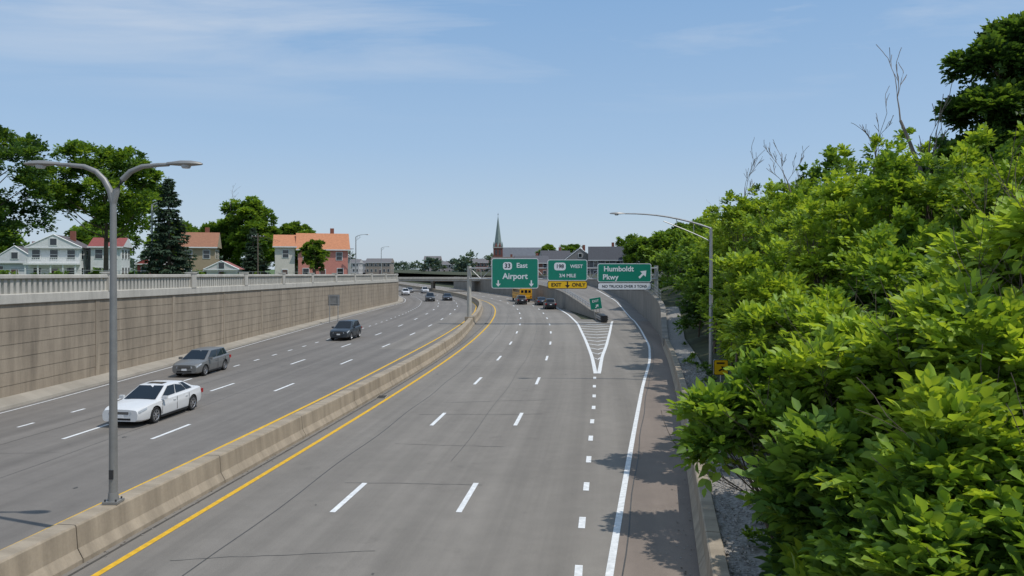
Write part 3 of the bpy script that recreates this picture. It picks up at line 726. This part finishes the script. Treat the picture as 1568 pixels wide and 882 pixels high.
def tree(name,x,y,z,h,cr,m=None,trunk_frac=.18,clumps=26,ns=60,ln=.3,bright=.35,tone=1.25,rz=None,leaflets=4,cf_=.24,tr=.25,cols=LEAFCOLS):
    e=empty(name,(x,y,z)); b=MB(); rz=rz or (h*(1-trunk_frac))/2; cz=h-rz
    top=Vector((random.uniform(-.4,.4),random.uniform(-.4,.4),h*.85))
    b.tube([(0,0,-.3),(random.uniform(-.15,.15),0,h*.25),(top.x*.5,top.y*.5,h*.5),top],[tr*1.25,tr,tr*.6,tr*.15],M['bark'],8)
    ells=[]
    nb=int(12+cr*1.4)
    for i in range(nb):
        a=2.4*i+random.uniform(-.4,.4); el=-.85+1.75*(i+.5)/nb
        rr=cr*math.sqrt(max(.05,1-el*el))*random.uniform(.5,.92)
        c=Vector((math.cos(a)*rr,math.sin(a)*rr,cz+el*rz*.85))
        z0=min(h*.75,max(h*.15,c.z-rr*.7)); s0=Vector((0,0,z0))
        mid_=(s0+c)/2+Vector((0,0,-.08*cr)); b.tube([s0,mid_,c],[tr*.42,tr*.25,tr*.08],M['bark'],6)
        R=cr*random.uniform(.20,.38)
        ells.append((c.x,c.y,c.z,R,R,R*.8,clumps//2,ns//3,.38,bright+random.uniform(-.25,.3)))
    ells.append((0,0,cz,cr*.5,cr*.5,rz*.6,clumps//2,ns//3,cf_,bright-.2)); ells.append((0,0,h-rz*.3,cr*.3,cr*.3,rz*.3,clumps//2,ns//3,.34,bright+.1))  # core leaves coloured darker, top lighter, adding to the painted crown shade
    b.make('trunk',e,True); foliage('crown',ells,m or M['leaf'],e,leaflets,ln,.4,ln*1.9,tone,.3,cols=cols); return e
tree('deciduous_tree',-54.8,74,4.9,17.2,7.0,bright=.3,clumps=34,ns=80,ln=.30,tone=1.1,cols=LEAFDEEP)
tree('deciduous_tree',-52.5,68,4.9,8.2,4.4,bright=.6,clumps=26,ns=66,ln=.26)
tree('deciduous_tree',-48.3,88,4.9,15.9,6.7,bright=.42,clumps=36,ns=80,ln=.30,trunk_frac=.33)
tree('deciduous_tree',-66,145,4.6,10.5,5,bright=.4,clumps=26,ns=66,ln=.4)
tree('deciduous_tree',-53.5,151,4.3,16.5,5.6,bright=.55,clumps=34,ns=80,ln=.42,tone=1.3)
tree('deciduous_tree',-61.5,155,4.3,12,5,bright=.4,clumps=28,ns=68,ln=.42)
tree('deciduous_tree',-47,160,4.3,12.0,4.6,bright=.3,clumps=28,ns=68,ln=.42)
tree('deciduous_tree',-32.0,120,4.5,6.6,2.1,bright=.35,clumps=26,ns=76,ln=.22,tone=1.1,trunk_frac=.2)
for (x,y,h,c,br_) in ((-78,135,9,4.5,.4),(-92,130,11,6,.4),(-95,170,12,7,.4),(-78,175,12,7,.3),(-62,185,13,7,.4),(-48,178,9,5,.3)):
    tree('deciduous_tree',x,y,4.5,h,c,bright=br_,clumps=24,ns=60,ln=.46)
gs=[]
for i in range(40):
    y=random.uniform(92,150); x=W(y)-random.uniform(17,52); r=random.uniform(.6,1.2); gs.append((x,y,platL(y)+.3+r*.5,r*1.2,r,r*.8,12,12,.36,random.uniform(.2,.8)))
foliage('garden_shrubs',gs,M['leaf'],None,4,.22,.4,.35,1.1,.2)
def spruce(x,y,z,h,R):
    e=empty('spruce_tree',(x,y,z)); b=MB(); b.tube([(0,0,-.2),(0,0,h*.5),(0,0,h)],[.2,.12,.02],M['bark'],8)
    P=[];A=[];Nn=[];T=[]
    hh=.9
    while hh<h:
        fr=1-(hh-.9)/(h-.9); r=R*(fr**.85)*random.uniform(.85,1.1)+.12; nb=int(8+6*fr)
        for i in range(nb):
            a=random.uniform(0,2*math.pi); rr=r*random.uniform(.6,1.15); d=np.array([math.cos(a),math.sin(a),0])
            s=np.array([-d[1],d[0],0]); dz=-.28 if fr>.3 else .1
            tip=Vector((d[0]*rr,d[1]*rr,hh+dz*rr+.12*rr)); b.tube([(0,0,hh),(d[0]*rr*.5,d[1]*rr*.5,hh+dz*rr*.55),tip],[.03,.02,.008],M['bark'],4,False)
            n=int(14+26*rr); t=rng.uniform(.15,1,n)**.7
            p=np.outer(t*rr,d)+np.array([0,0,hh])+np.outer(dz*t*rr+.12*rr*t**3,[0,0,1])
            sd=rng.choice([-1,1],n)*rng.uniform(.2,1,n)
            ax=d[None]*.5+np.outer(sd,s)+np.array([0,0,-.35])+rng.normal(size=(n,3))*.2
            P.append(p);A.append(ax);Nn.append(np.array([0,0,1.])+rng.normal(size=(n,3))*.4);T.append(np.full(n,random.uniform(.7,1.3)))
        hh+=.33
    P=np.concatenate(P);A=nrm(np.concatenate(A));Nn=nrm(np.concatenate(Nn));T=np.concatenate(T)
    l=.42*rng.uniform(.6,1.2,len(P)); col=np.array([[.06,.098,.06]])*T[:,None]*rng.uniform(.8,1.3,size=(len(P),1))
    b.make('trunk',e); leaves_mesh('needles',P,A,Nn,l,l*.2,col,M['leafdark'],e)
spruce(-34.8,75,4.8,11.1,2.7)
spruce(-49,140,4.4,10,3)
# ------------------------------------------------------------------ houses
def house(name,x,y,z,w,d,h,rh,wall,roof,yaw=0,ridge='x',storeys=2,nw=3,chim=True,porch=False,trimc=(.7,.7,.68),hip=False,door=True):
    e=empty(name,(x,y,z),yaw); wm_=mat('house_wall',wall,.8,.08,2,bump=.2,bscale=10); rm=mat('roof_shingles',roof,.9,.18,3,bump=.5,bscale=20); tm=mat('house_trim',trimc,.6,.05,2)
    b=MB(); b.box((0,0,h/2-.2),(w,d,h+.4),wm_); b.make('walls',e)
    r=MB(); ov_=.4
    if ridge=='x':
        hipx=w*.28 if hip else 0
        A=[(-w/2-ov_,-d/2-ov_,h-.15),(w/2+ov_,-d/2-ov_,h-.15),(w/2+ov_,d/2+ov_,h-.15),(-w/2-ov_,d/2+ov_,h-.15),(-w/2-ov_+hipx,0,h+rh),(w/2+ov_-hipx,0,h+rh)]
        r.add(A,[(0,1,5,4),(2,3,4,5),(0,3,2,1)],rm); r.add([A[0],A[4],A[3]],[(0,1,2)],rm if hip else wm_); r.add([A[1],A[2],A[5]],[(0,1,2)],rm if hip else wm_)
    else:
        A=[(-w/2-ov_,-d/2-ov_,h-.15),(w/2+ov_,-d/2-ov_,h-.15),(w/2+ov_,d/2+ov_,h-.15),(-w/2-ov_,d/2+ov_,h-.15),(0,-d/2-ov_,h+rh),(0,d/2+ov_,h+rh)]
        r.add(A,[(3,0,4,5),(1,2,5,4),(0,3,2,1)],rm); r.add([A[0],A[1],A[4]],[(0,1,2)],wm_); r.add([A[2],A[3],A[5]],[(0,1,2)],wm_)
        for s in(-1,1): 
            q0=Vector((s*(w/2+ov_),-d/2-ov_-.03,h-.15)); q1=Vector((0,-d/2-ov_-.03,h+rh)); r.tube([q0,q1],.09,tm,4)
    r.box((0,-d/2-ov_-.02,h-.2),(w+2*ov_,.1,.2),tm); 
    if chim: r.box((w*.2,d*.1,h+rh*.75),(.7,.7,rh*.9+.8),mat('chimney_brick',(.25,.09,.06),.9,.2,8))
    r.make('roof',e)
    g=MB()
    def win(cx,cz,ww,hh,face):
        if face=='f': c=(cx,-d/2-.02,cz); g.box(c,(ww+.2,.08,hh+.2),tm); g.box((cx,-d/2-.055,cz),(ww,.06,hh),M['glass']); g.box((cx,-d/2-.075,cz),(ww,.05,.05),tm)
        else: 
            s=face; g.box((s*(w/2+.02),cx,cz),(.08,ww+.2,hh+.2),tm); g.box((s*(w/2+.055),cx,cz),(.06,ww,hh),M['glass']); g.box((s*(w/2+.075),cx,cz),(.05,ww,.05),tm)
    sh=h/storeys
    for st_ in range(storeys):
        for i in range(nw):
            cx=-w/2+w*(i+.5)/nw+random.uniform(-.15,.15)
            if st_==0 and door and i==nw//2: g.box((cx,-d/2-.04,1.1),(1.1,.1,2.2),tm); g.box((cx,-d/2-.08,1.05),(.9,.1,2.0),mat('door',(.1,.05,.04),.5,.1)); continue
            win(cx,st_*sh+sh*.55,1.0,1.35,'f')
        for s in(-1,1):
            for i in range(3): win(-d/2+d*(i+.5)/3,st_*sh+sh*.55,.95,1.35,s)
    if ridge=='y': 
        g.box((0,-d/2-ov_-.03,h+rh*.38),(1.1,.08,1.2),tm); g.box((0,-d/2-ov_-.06,h+rh*.38),(.85,.06,.95),M['glass'])
    g.make('windows_and_door',e)
    if porch:
        p=MB(); p.box((0,-d/2-1.0,.35),(w,2.0,.3),tm); p.box((0,-d/2-1.0,2.75),(w+.2,2.2,.22),tm)
        for i in range(5): p.box((-w/2+.15+(w-.3)*i/4,-d/2-1.85,1.55),(.18,.18,2.4),tm)
        for i in range(26): p.box((-w/2+.2+(w-.4)*i/25,-d/2-1.9,3.25),(.06,.06,.8),tm)
        p.box((0,-d/2-1.9,3.68),(w,.1,.08),tm); p.make('porch',e)
    return e
house('white_house',-70.0,115,4.5,6.8,8,5.4,1.8,(.66,.66,.64),(.12,.10,.10),.3,'y',2,3,porch=True)
house('white_house',-64.0,118,4.5,4.2,7,5.6,1.4,(.64,.64,.62),(.26,.07,.06),.3,'x',2,2,chim=False)
house('white_house',-78.5,119,4.5,6.5,8,3.2,2.4,(.62,.62,.62),(.12,.11,.11),.3,'y',1,3)
house('tan_house',-55.3,131,4.4,5.8,9,6.0,2.6,(.36,.28,.18),(.30,.14,.08),.3,'x',2,2)
house('red_house',-66.5,138,4.4,5,7,3.2,1.6,(.30,.06,.05),(.12,.11,.1),.3,'y',1,2)
house('white_garage',-47,121,4.5,4.6,5,2.1,1.2,(.62,.58,.56),(.30,.11,.09),.2,'y',1,1,chim=False)
house('brick_house',-35.6,139,4.3,8.8,8,5.9,3.0,(.55,.22,.17),(.50,.21,.105),.28,'x',2,3,hip=False)
house('white_house',-42.3,138,4.3,3.4,9,6.4,2.2,(.62,.57,.50),(.50,.21,.105),.28,'x',2,1,chim=False)
house('grey_house',-46,192,4.2,8,8,5.6,2.5,(.4,.4,.38),(.15,.13,.12),.2,'y',2,2)
house('grey_house',18.5,206,4.0,8,10,5.0,3.2,(.22,.21,.2),(.055,.057,.065),0,'y',2,3)
house('grey_house',25.5,200,4.0,9,10,5.0,3.6,(.13,.13,.14),(.06,.062,.07),-.1,'x',2,3)
house('grey_house',33.0,190,4.2,7,10,6.2,3.4,(.34,.34,.34),(.10,.10,.11),.1,'y',2,3)
house('brick_house',6,232,4.0,10,8,4.5,2.2,(.24,.11,.08),(.10,.10,.11),.1,'x',2,4)
house('grey_house',14,240,4.0,9,8,5,3.5,(.3,.29,.27),(.08,.08,.09),.2,'x',2,3)
house('brown_house',-2,245,4.0,9,8,4,2.5,(.3,.22,.16),(.12,.1,.09),.0,'x',1,4)
ch=empty('church',(-6.6,350,4)); b=MB(); br=mat('church_brick',(.20,.075,.06),.9,.15,1); sp=mat('spire_copper',(.20,.25,.23),.6,.15,1); sl_=mat('church_roof',(.13,.14,.16),.8,.12,1)
b.box((0,0,6.2),(4.4,4.4,12.5),br); b.box((0,0,12.6),(4.8,4.8,.35),M['balus'])
for s in(-1,1):
    for t in(-1,1): b.tube([(s*2,t*2,12.6),(s*2,t*2,14.0),(s*2,t*2,15.4)],[.35,.3,.02],sp,4)
    b.box((s*.85,-2.23,10.4),(.8,.06,2.2),M['glass'])
b.tube([(0,0,12.7),(0,0,14.2),(0,0,27.6)],[2.35,1.75,.06],sp,8); b.tube([(0,0,27.4),(0,0,29)],.07,M['dark'],4); b.box((0,0,28.3),(.8,.08,.1),M['dark'])
for s in(-1,1): b.add([(s*.9-.7,-2.2,13),(s*.9+.7,-2.2,13),(s*.9,-1.9,15.2)],[(0,1,2)],br)
b.add([(2,4,8),(24,4,8),(24,16,8),(2,16,8),(2,10,13.0),(24,10,13.0)],[(0,1,5,4),(2,3,4,5)],sl_); b.add([(24,4,8),(24,16,8),(24,10,13)],[(0,1,2)],br)
b.box((13,10,4),(22,11,8.2),br)
for i in range(6): b.box((5+3.2*i,4.45,5),(1.2,.08,3.4),M['glass'])
b.make('tower_nave_and_spire',ch)
for i,(x,y,w,h,c) in enumerate(((-75,420,14,9,(.3,.25,.2)),(-45,480,20,8,(.35,.3,.28)),(-120,600,26,10,(.4,.38,.36)),(-60,560,12,13,(.22,.12,.1)),(-30,520,24,8,(.4,.38,.34)),(-20,430,12,9,(.3,.15,.12)),(-98,450,12,9,(.5,.48,.45)))):
    house('distant_building',x,y,4,w,12,h*.7,h*.25,c,(.16,.15,.15),0,'x',2,6,chim=False)
hazecols=np.array([(0.095,0.135,0.118),(0.11,0.16,0.125),(0.13,0.18,0.13),(0.15,0.20,0.135)])  # pale blue-grey greens: distance haze painted into the leaf colour
ells=[]
for i in range(150):
    y=random.choice((random.uniform(300,500),random.uniform(450,900))); x=random.uniform(-.75,.28)*y
    if y<520 and W(y)-6<x<RB(y)+4: continue
    if 335<y<375 and -12<x<25: continue
    r=random.uniform(3.5,6.5)*(1+.4*(y>500)); ells.append((x,y,4+r*.62,r*1.2,r,r*.85,16,14,.34,random.uniform(.1,.6)))
for i in range(60):
    y=random.uniform(900,1200); x=-900+1400*i/60+random.uniform(-10,10); r=random.uniform(9,13); ells.append((x,y,4+r*.3,r*2.4,r,r*.8,14,16,.4,random.uniform(.1,.5)))
foliage('distant_treeline',ells,M['leafdist'],None,3,1.3,.5,1.6,1.15,.2,cols=hazecols)
for (x,y,h,c,br_) in ((27,128,8.5,4.6,.4),(24.5,108,8.0,4.2,.45),(29,165,9,5,.3),(38,150,12,6,.4),(21,262,11,5,.2),(38,235,13,6,.3),(30,120,10,5,.35),(12.5,262,11,4,.3)):
    tree('deciduous_tree',x,y,4.2,h,c,bright=br_,clumps=24,ns=66,ln=.36,trunk_frac=.12)
def fsplit(name,groups,leaflets,ln,wr,spray,tone,gap,sh=0,shh=.6):
    pal=[LEAFCOLS,LEAFYEL,LEAFDEEP]
    for pi in range(3):
        g=[q[:10] for q in groups if q[10]==pi]
        if not g: continue
        g2=g+(shoots(g,sh,shh,.2+ln*.3) if sh else [])
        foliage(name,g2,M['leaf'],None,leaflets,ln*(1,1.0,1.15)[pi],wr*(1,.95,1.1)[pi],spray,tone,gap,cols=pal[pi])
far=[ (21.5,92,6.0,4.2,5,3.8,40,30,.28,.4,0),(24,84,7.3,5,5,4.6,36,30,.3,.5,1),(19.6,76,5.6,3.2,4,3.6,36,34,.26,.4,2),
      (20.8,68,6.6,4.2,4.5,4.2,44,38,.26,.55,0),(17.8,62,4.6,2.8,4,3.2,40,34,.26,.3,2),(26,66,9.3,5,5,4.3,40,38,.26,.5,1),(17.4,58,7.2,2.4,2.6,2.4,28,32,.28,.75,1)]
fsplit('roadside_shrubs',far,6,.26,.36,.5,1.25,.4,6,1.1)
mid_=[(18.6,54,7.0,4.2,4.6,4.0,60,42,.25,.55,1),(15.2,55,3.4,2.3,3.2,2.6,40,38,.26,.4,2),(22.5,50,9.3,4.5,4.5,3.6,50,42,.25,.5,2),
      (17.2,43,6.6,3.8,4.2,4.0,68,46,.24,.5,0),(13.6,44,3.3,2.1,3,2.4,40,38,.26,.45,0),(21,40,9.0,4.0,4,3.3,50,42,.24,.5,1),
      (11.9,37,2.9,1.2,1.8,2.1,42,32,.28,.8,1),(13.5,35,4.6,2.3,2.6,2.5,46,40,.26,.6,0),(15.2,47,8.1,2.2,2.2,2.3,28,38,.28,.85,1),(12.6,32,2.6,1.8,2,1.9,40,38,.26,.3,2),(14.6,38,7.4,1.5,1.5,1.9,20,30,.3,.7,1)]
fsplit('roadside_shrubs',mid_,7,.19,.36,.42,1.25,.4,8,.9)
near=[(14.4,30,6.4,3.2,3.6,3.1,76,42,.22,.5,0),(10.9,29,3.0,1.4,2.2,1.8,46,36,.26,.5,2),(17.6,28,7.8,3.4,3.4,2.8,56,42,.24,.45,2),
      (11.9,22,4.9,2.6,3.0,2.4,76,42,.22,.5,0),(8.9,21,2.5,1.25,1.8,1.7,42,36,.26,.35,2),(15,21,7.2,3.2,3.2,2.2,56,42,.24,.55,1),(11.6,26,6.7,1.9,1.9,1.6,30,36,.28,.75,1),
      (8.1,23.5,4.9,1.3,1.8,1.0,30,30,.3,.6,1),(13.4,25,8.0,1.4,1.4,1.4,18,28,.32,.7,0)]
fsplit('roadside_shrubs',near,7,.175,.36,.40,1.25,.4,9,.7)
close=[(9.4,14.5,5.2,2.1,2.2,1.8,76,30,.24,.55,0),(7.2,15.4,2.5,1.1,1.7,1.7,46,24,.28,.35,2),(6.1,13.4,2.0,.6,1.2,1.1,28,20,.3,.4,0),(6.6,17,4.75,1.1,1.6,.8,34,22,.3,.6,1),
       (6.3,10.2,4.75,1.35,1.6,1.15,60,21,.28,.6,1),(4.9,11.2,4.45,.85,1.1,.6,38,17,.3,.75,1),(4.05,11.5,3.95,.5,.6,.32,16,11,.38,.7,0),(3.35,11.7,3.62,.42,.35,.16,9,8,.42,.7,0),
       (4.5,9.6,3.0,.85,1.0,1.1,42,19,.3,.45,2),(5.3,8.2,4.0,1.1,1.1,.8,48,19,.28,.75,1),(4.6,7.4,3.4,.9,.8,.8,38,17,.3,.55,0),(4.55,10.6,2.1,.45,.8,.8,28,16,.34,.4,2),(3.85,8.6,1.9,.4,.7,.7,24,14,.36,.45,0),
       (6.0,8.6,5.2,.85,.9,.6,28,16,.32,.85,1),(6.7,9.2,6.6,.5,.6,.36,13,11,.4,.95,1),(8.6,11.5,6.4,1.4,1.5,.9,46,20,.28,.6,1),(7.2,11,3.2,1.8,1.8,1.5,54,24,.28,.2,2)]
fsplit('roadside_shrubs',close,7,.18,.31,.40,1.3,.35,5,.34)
stm=MB()
for grp,r in ((near,.06),(close,.028),(mid_,.07)):
    for (cx,cy,cz,rx,ry,rz,*_) in grp:
        for k in range(7):
            a=random.uniform(0,6.28); g0=Vector((max(cx+.7*rx*math.cos(a),RB(cy)+1.9),cy+.7*ry*math.sin(a),max(.8,min(4,(cx-RB(cy)-1.6)*.6)))); 
            t_=Vector((cx+.6*rx*math.cos(a),cy+.6*ry*math.sin(a),cz+rz*.5)); m1=g0.lerp(t_,.5)+Vector((random.gauss(0,.2),random.gauss(0,.2),.2))
            stm.tube([g0,m1,t_],[r,r*.7,r*.25],M['bark'],6,False)
            branchy(stm,m1,(t_-m1),(t_-m1).length*.9,r*.5,2,M['bark'],.7,3,.004)
stm.make('shrub_stems')
wd=[]
for i in range(26):
    y=random.uniform(14,60); r=random.uniform(.12,.3); wd.append((RB(y)+random.uniform(.8,1.9),y,.8+r*.5,r,r,r*.9,5,7,.5,random.uniform(.2,.8)))
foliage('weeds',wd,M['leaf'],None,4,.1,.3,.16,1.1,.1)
e=empty('deciduous_tree',(21.1,30,4.2)); b=MB(); b.tube([(0,0,-1),(-.2,0,4),(-.6,0,8),(-.7,0,11)],[.3,.25,.15,.05],M['bark'],10)
tt=[(-.4,0,11.6,1.1,1.6,.6,34,34,.34,.35),(-1.7,0,10.6,1.2,1.6,.7,34,36,.34,.3),(.6,0,10.6,1.7,1.6,1.1,40,38,.32,.3),(-1.9,0,8.7,1.3,1.6,.6,34,38,.32,.25),(.3,0,8.6,2.0,1.9,1.2,50,42,.3,.25),(-2.3,0,6.6,1.6,1.8,.8,44,42,.3,.25),(.2,0,6.6,2.2,2.2,1.3,50,42,.3,.25),(-2.4,0,4.7,2.2,2.2,1.1,50,42,.3,.35),(.6,0,4.4,2.6,2.4,1.5,60,42,.3,.35),(2.6,0,8.4,1.8,1.8,2.4,44,42,.3,.2)]
for t in tt: b.tube([(-.3,0,max(1,t[2]-2.2)),(t[0]*.6,t[1],t[2]-.9),(t[0],t[1],t[2])],[.12,.08,.03],M['bark'],6)
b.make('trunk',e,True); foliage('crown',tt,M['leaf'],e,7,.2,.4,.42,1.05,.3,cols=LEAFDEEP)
random.seed(21)
for (x,y,z,L,r,lean) in ((17.4,30,8.7,4.2,.12,(-.42,0,1)),(16.1,42,9.6,2.6,.05,(-.15,0,1)),(20.0,41,10.8,2.6,.06,(-.1,0,1)),(15.6,50,9.2,2.8,.06,(0,0,1)),(18.3,50,9.6,2.6,.05,(.2,0,1)),(-57,150,17,3,.06,(0,0,1))):
    e=empty('bare_tree',(x,y,z)); b=MB(); b.tube([(.4,0,-3.5),(0,0,0)],[r*1.3,r],M['deadwood'],6,False); branchy(b,(0,0,0),lean,L,r,3,M['deadwood'],.42,3,.013); b.make('branches',e)
# ------------------------------------------------------------------ camera, light, world
cam=bpy.data.cameras.new('camera'); co=bpy.data.objects.new('camera',cam); COL.objects.link(co); co.location=(0,0,6.5); co.rotation_euler=(math.pi/2,0,0)
cam.sensor_width=36; cam.lens=26.0; cam.shift_y=-29/1568; cam.clip_end=6000; cam.clip_start=.1; scene.camera=co
az=Vector((.93,-.36,0)).normalized(); el=math.radians(60)
sd=Vector((az.x*math.cos(el),az.y*math.cos(el),math.sin(el)))
sun=bpy.data.lights.new('sun','SUN'); so=bpy.data.objects.new('sun',sun); COL.objects.link(so); sun.energy=3.0; sun.angle=math.radians(.6); sun.color=(1,.965,.91)
so.rotation_euler=sd.to_track_quat('Z','Y').to_euler()
w=bpy.data.worlds.new('World'); scene.world=w; w.use_nodes=True; nt=w.node_tree; N=nt.nodes.new; L=nt.links.new
bg=nt.nodes['Background']; sky=N('ShaderNodeTexSky'); sky.sky_type='NISHITA'; sky.sun_disc=False; sky.sun_elevation=el; sky.sun_rotation=math.atan2(az.x,az.y)
sky.air_density=1.0; sky.dust_density=1.0; sky.ozone_density=2.0; sky.altitude=100
SS=.14; bg.inputs['Strength'].default_value=SS
tc=N('ShaderNodeTexCoord'); sx=N('ShaderNodeSeparateXYZ'); L(tc.outputs['Generated'],sx.inputs[0])
# summer haze: blends the clear-sky model toward a pale blue that whitens at the horizon
hz=N('ShaderNodeValToRGB'); cr_=hz.color_ramp; cr_.elements[0].position=0; cr_.elements[0].color=(.53,.62,.715,1); cr_.elements[1].position=1; cr_.elements[1].color=(.19,.32,.53,1)
for p,c in ((.06,(.465,.59,.73,1)),(.16,(.36,.525,.74,1)),(.34,(.25,.43,.695,1))):
    q=cr_.elements.new(p); q.color=c
L(sx.outputs['Z'],hz.inputs[0])
hs=N('ShaderNodeVectorMath'); hs.operation='SCALE'; hs.inputs['Scale'].default_value=1/SS; L(hz.outputs[0],hs.inputs[0])
m0=N('ShaderNodeMix'); m0.data_type='RGBA'; m0.inputs['Factor'].default_value=.88; L(sky.outputs[0],m0.inputs['A']); L(hs.outputs[0],m0.inputs['B'])
mz=N('ShaderNodeMath'); mz.operation='MAXIMUM'; mz.inputs[1].default_value=.05; L(sx.outputs['Z'],mz.inputs[0])
dx=N('ShaderNodeMath'); dx.operation='DIVIDE'; L(sx.outputs['X'],dx.inputs[0]); L(mz.outputs[0],dx.inputs[1])
dy=N('ShaderNodeMath'); dy.operation='DIVIDE'; L(sx.outputs['Y'],dy.inputs[0]); L(mz.outputs[0],dy.inputs[1])
cb=N('ShaderNodeCombineXYZ'); L(dx.outputs[0],cb.inputs[0]); L(dy.outputs[0],cb.inputs[1])
mp=N('ShaderNodeMapping'); mp.inputs['Scale'].default_value=(.5,1.1,1); mp.inputs['Location'].default_value=(1.3,.4,0); mp.inputs['Rotation'].default_value=(0,0,.25); L(cb.outputs[0],mp.inputs['Vector'])
nz=N('ShaderNodeTexNoise'); nz.inputs['Scale'].default_value=1.1; nz.inputs['Detail'].default_value=8; nz.inputs['Roughness'].default_value=.58; nz.inputs['Distortion'].default_value=.4; L(mp.outputs[0],nz.inputs['Vector'])
lb=N('ShaderNodeMapRange'); lb.inputs['From Min'].default_value=.5; lb.inputs['From Max'].default_value=-1.6; lb.inputs['To Min'].default_value=-.03; lb.inputs['To Max'].default_value=.16; L(dx.outputs[0],lb.inputs['Value'])
ad=N('ShaderNodeMath'); ad.operation='ADD'; L(nz.outputs['Fac'],ad.inputs[0]); L(lb.outputs[0],ad.inputs[1])
cr=N('ShaderNodeMapRange'); cr.inputs['From Min'].default_value=.48; cr.inputs['From Max'].default_value=.80; L(ad.outputs[0],cr.inputs['Value'])
el_=N('ShaderNodeMapRange'); el_.inputs['From Min'].default_value=.19; el_.inputs['From Max'].default_value=.33; el_.inputs['To Max'].default_value=.8; L(sx.outputs['Z'],el_.inputs['Value'])
ml=N('ShaderNodeMath'); ml.operation='MULTIPLY'; L(cr.outputs[0],ml.inputs[0]); L(el_.outputs[0],ml.inputs[1])
mx=N('ShaderNodeMix'); mx.data_type='RGBA'; mx.inputs['B'].default_value=(.68/SS,.73/SS,.80/SS,1); L(ml.outputs[0],mx.inputs['Factor']); L(m0.outputs['Result'],mx.inputs['A'])
L(mx.outputs['Result'],bg.inputs['Color'])
scene.view_settings.view_transform='Standard'; scene.view_settings.look='None'; scene.view_settings.exposure=0
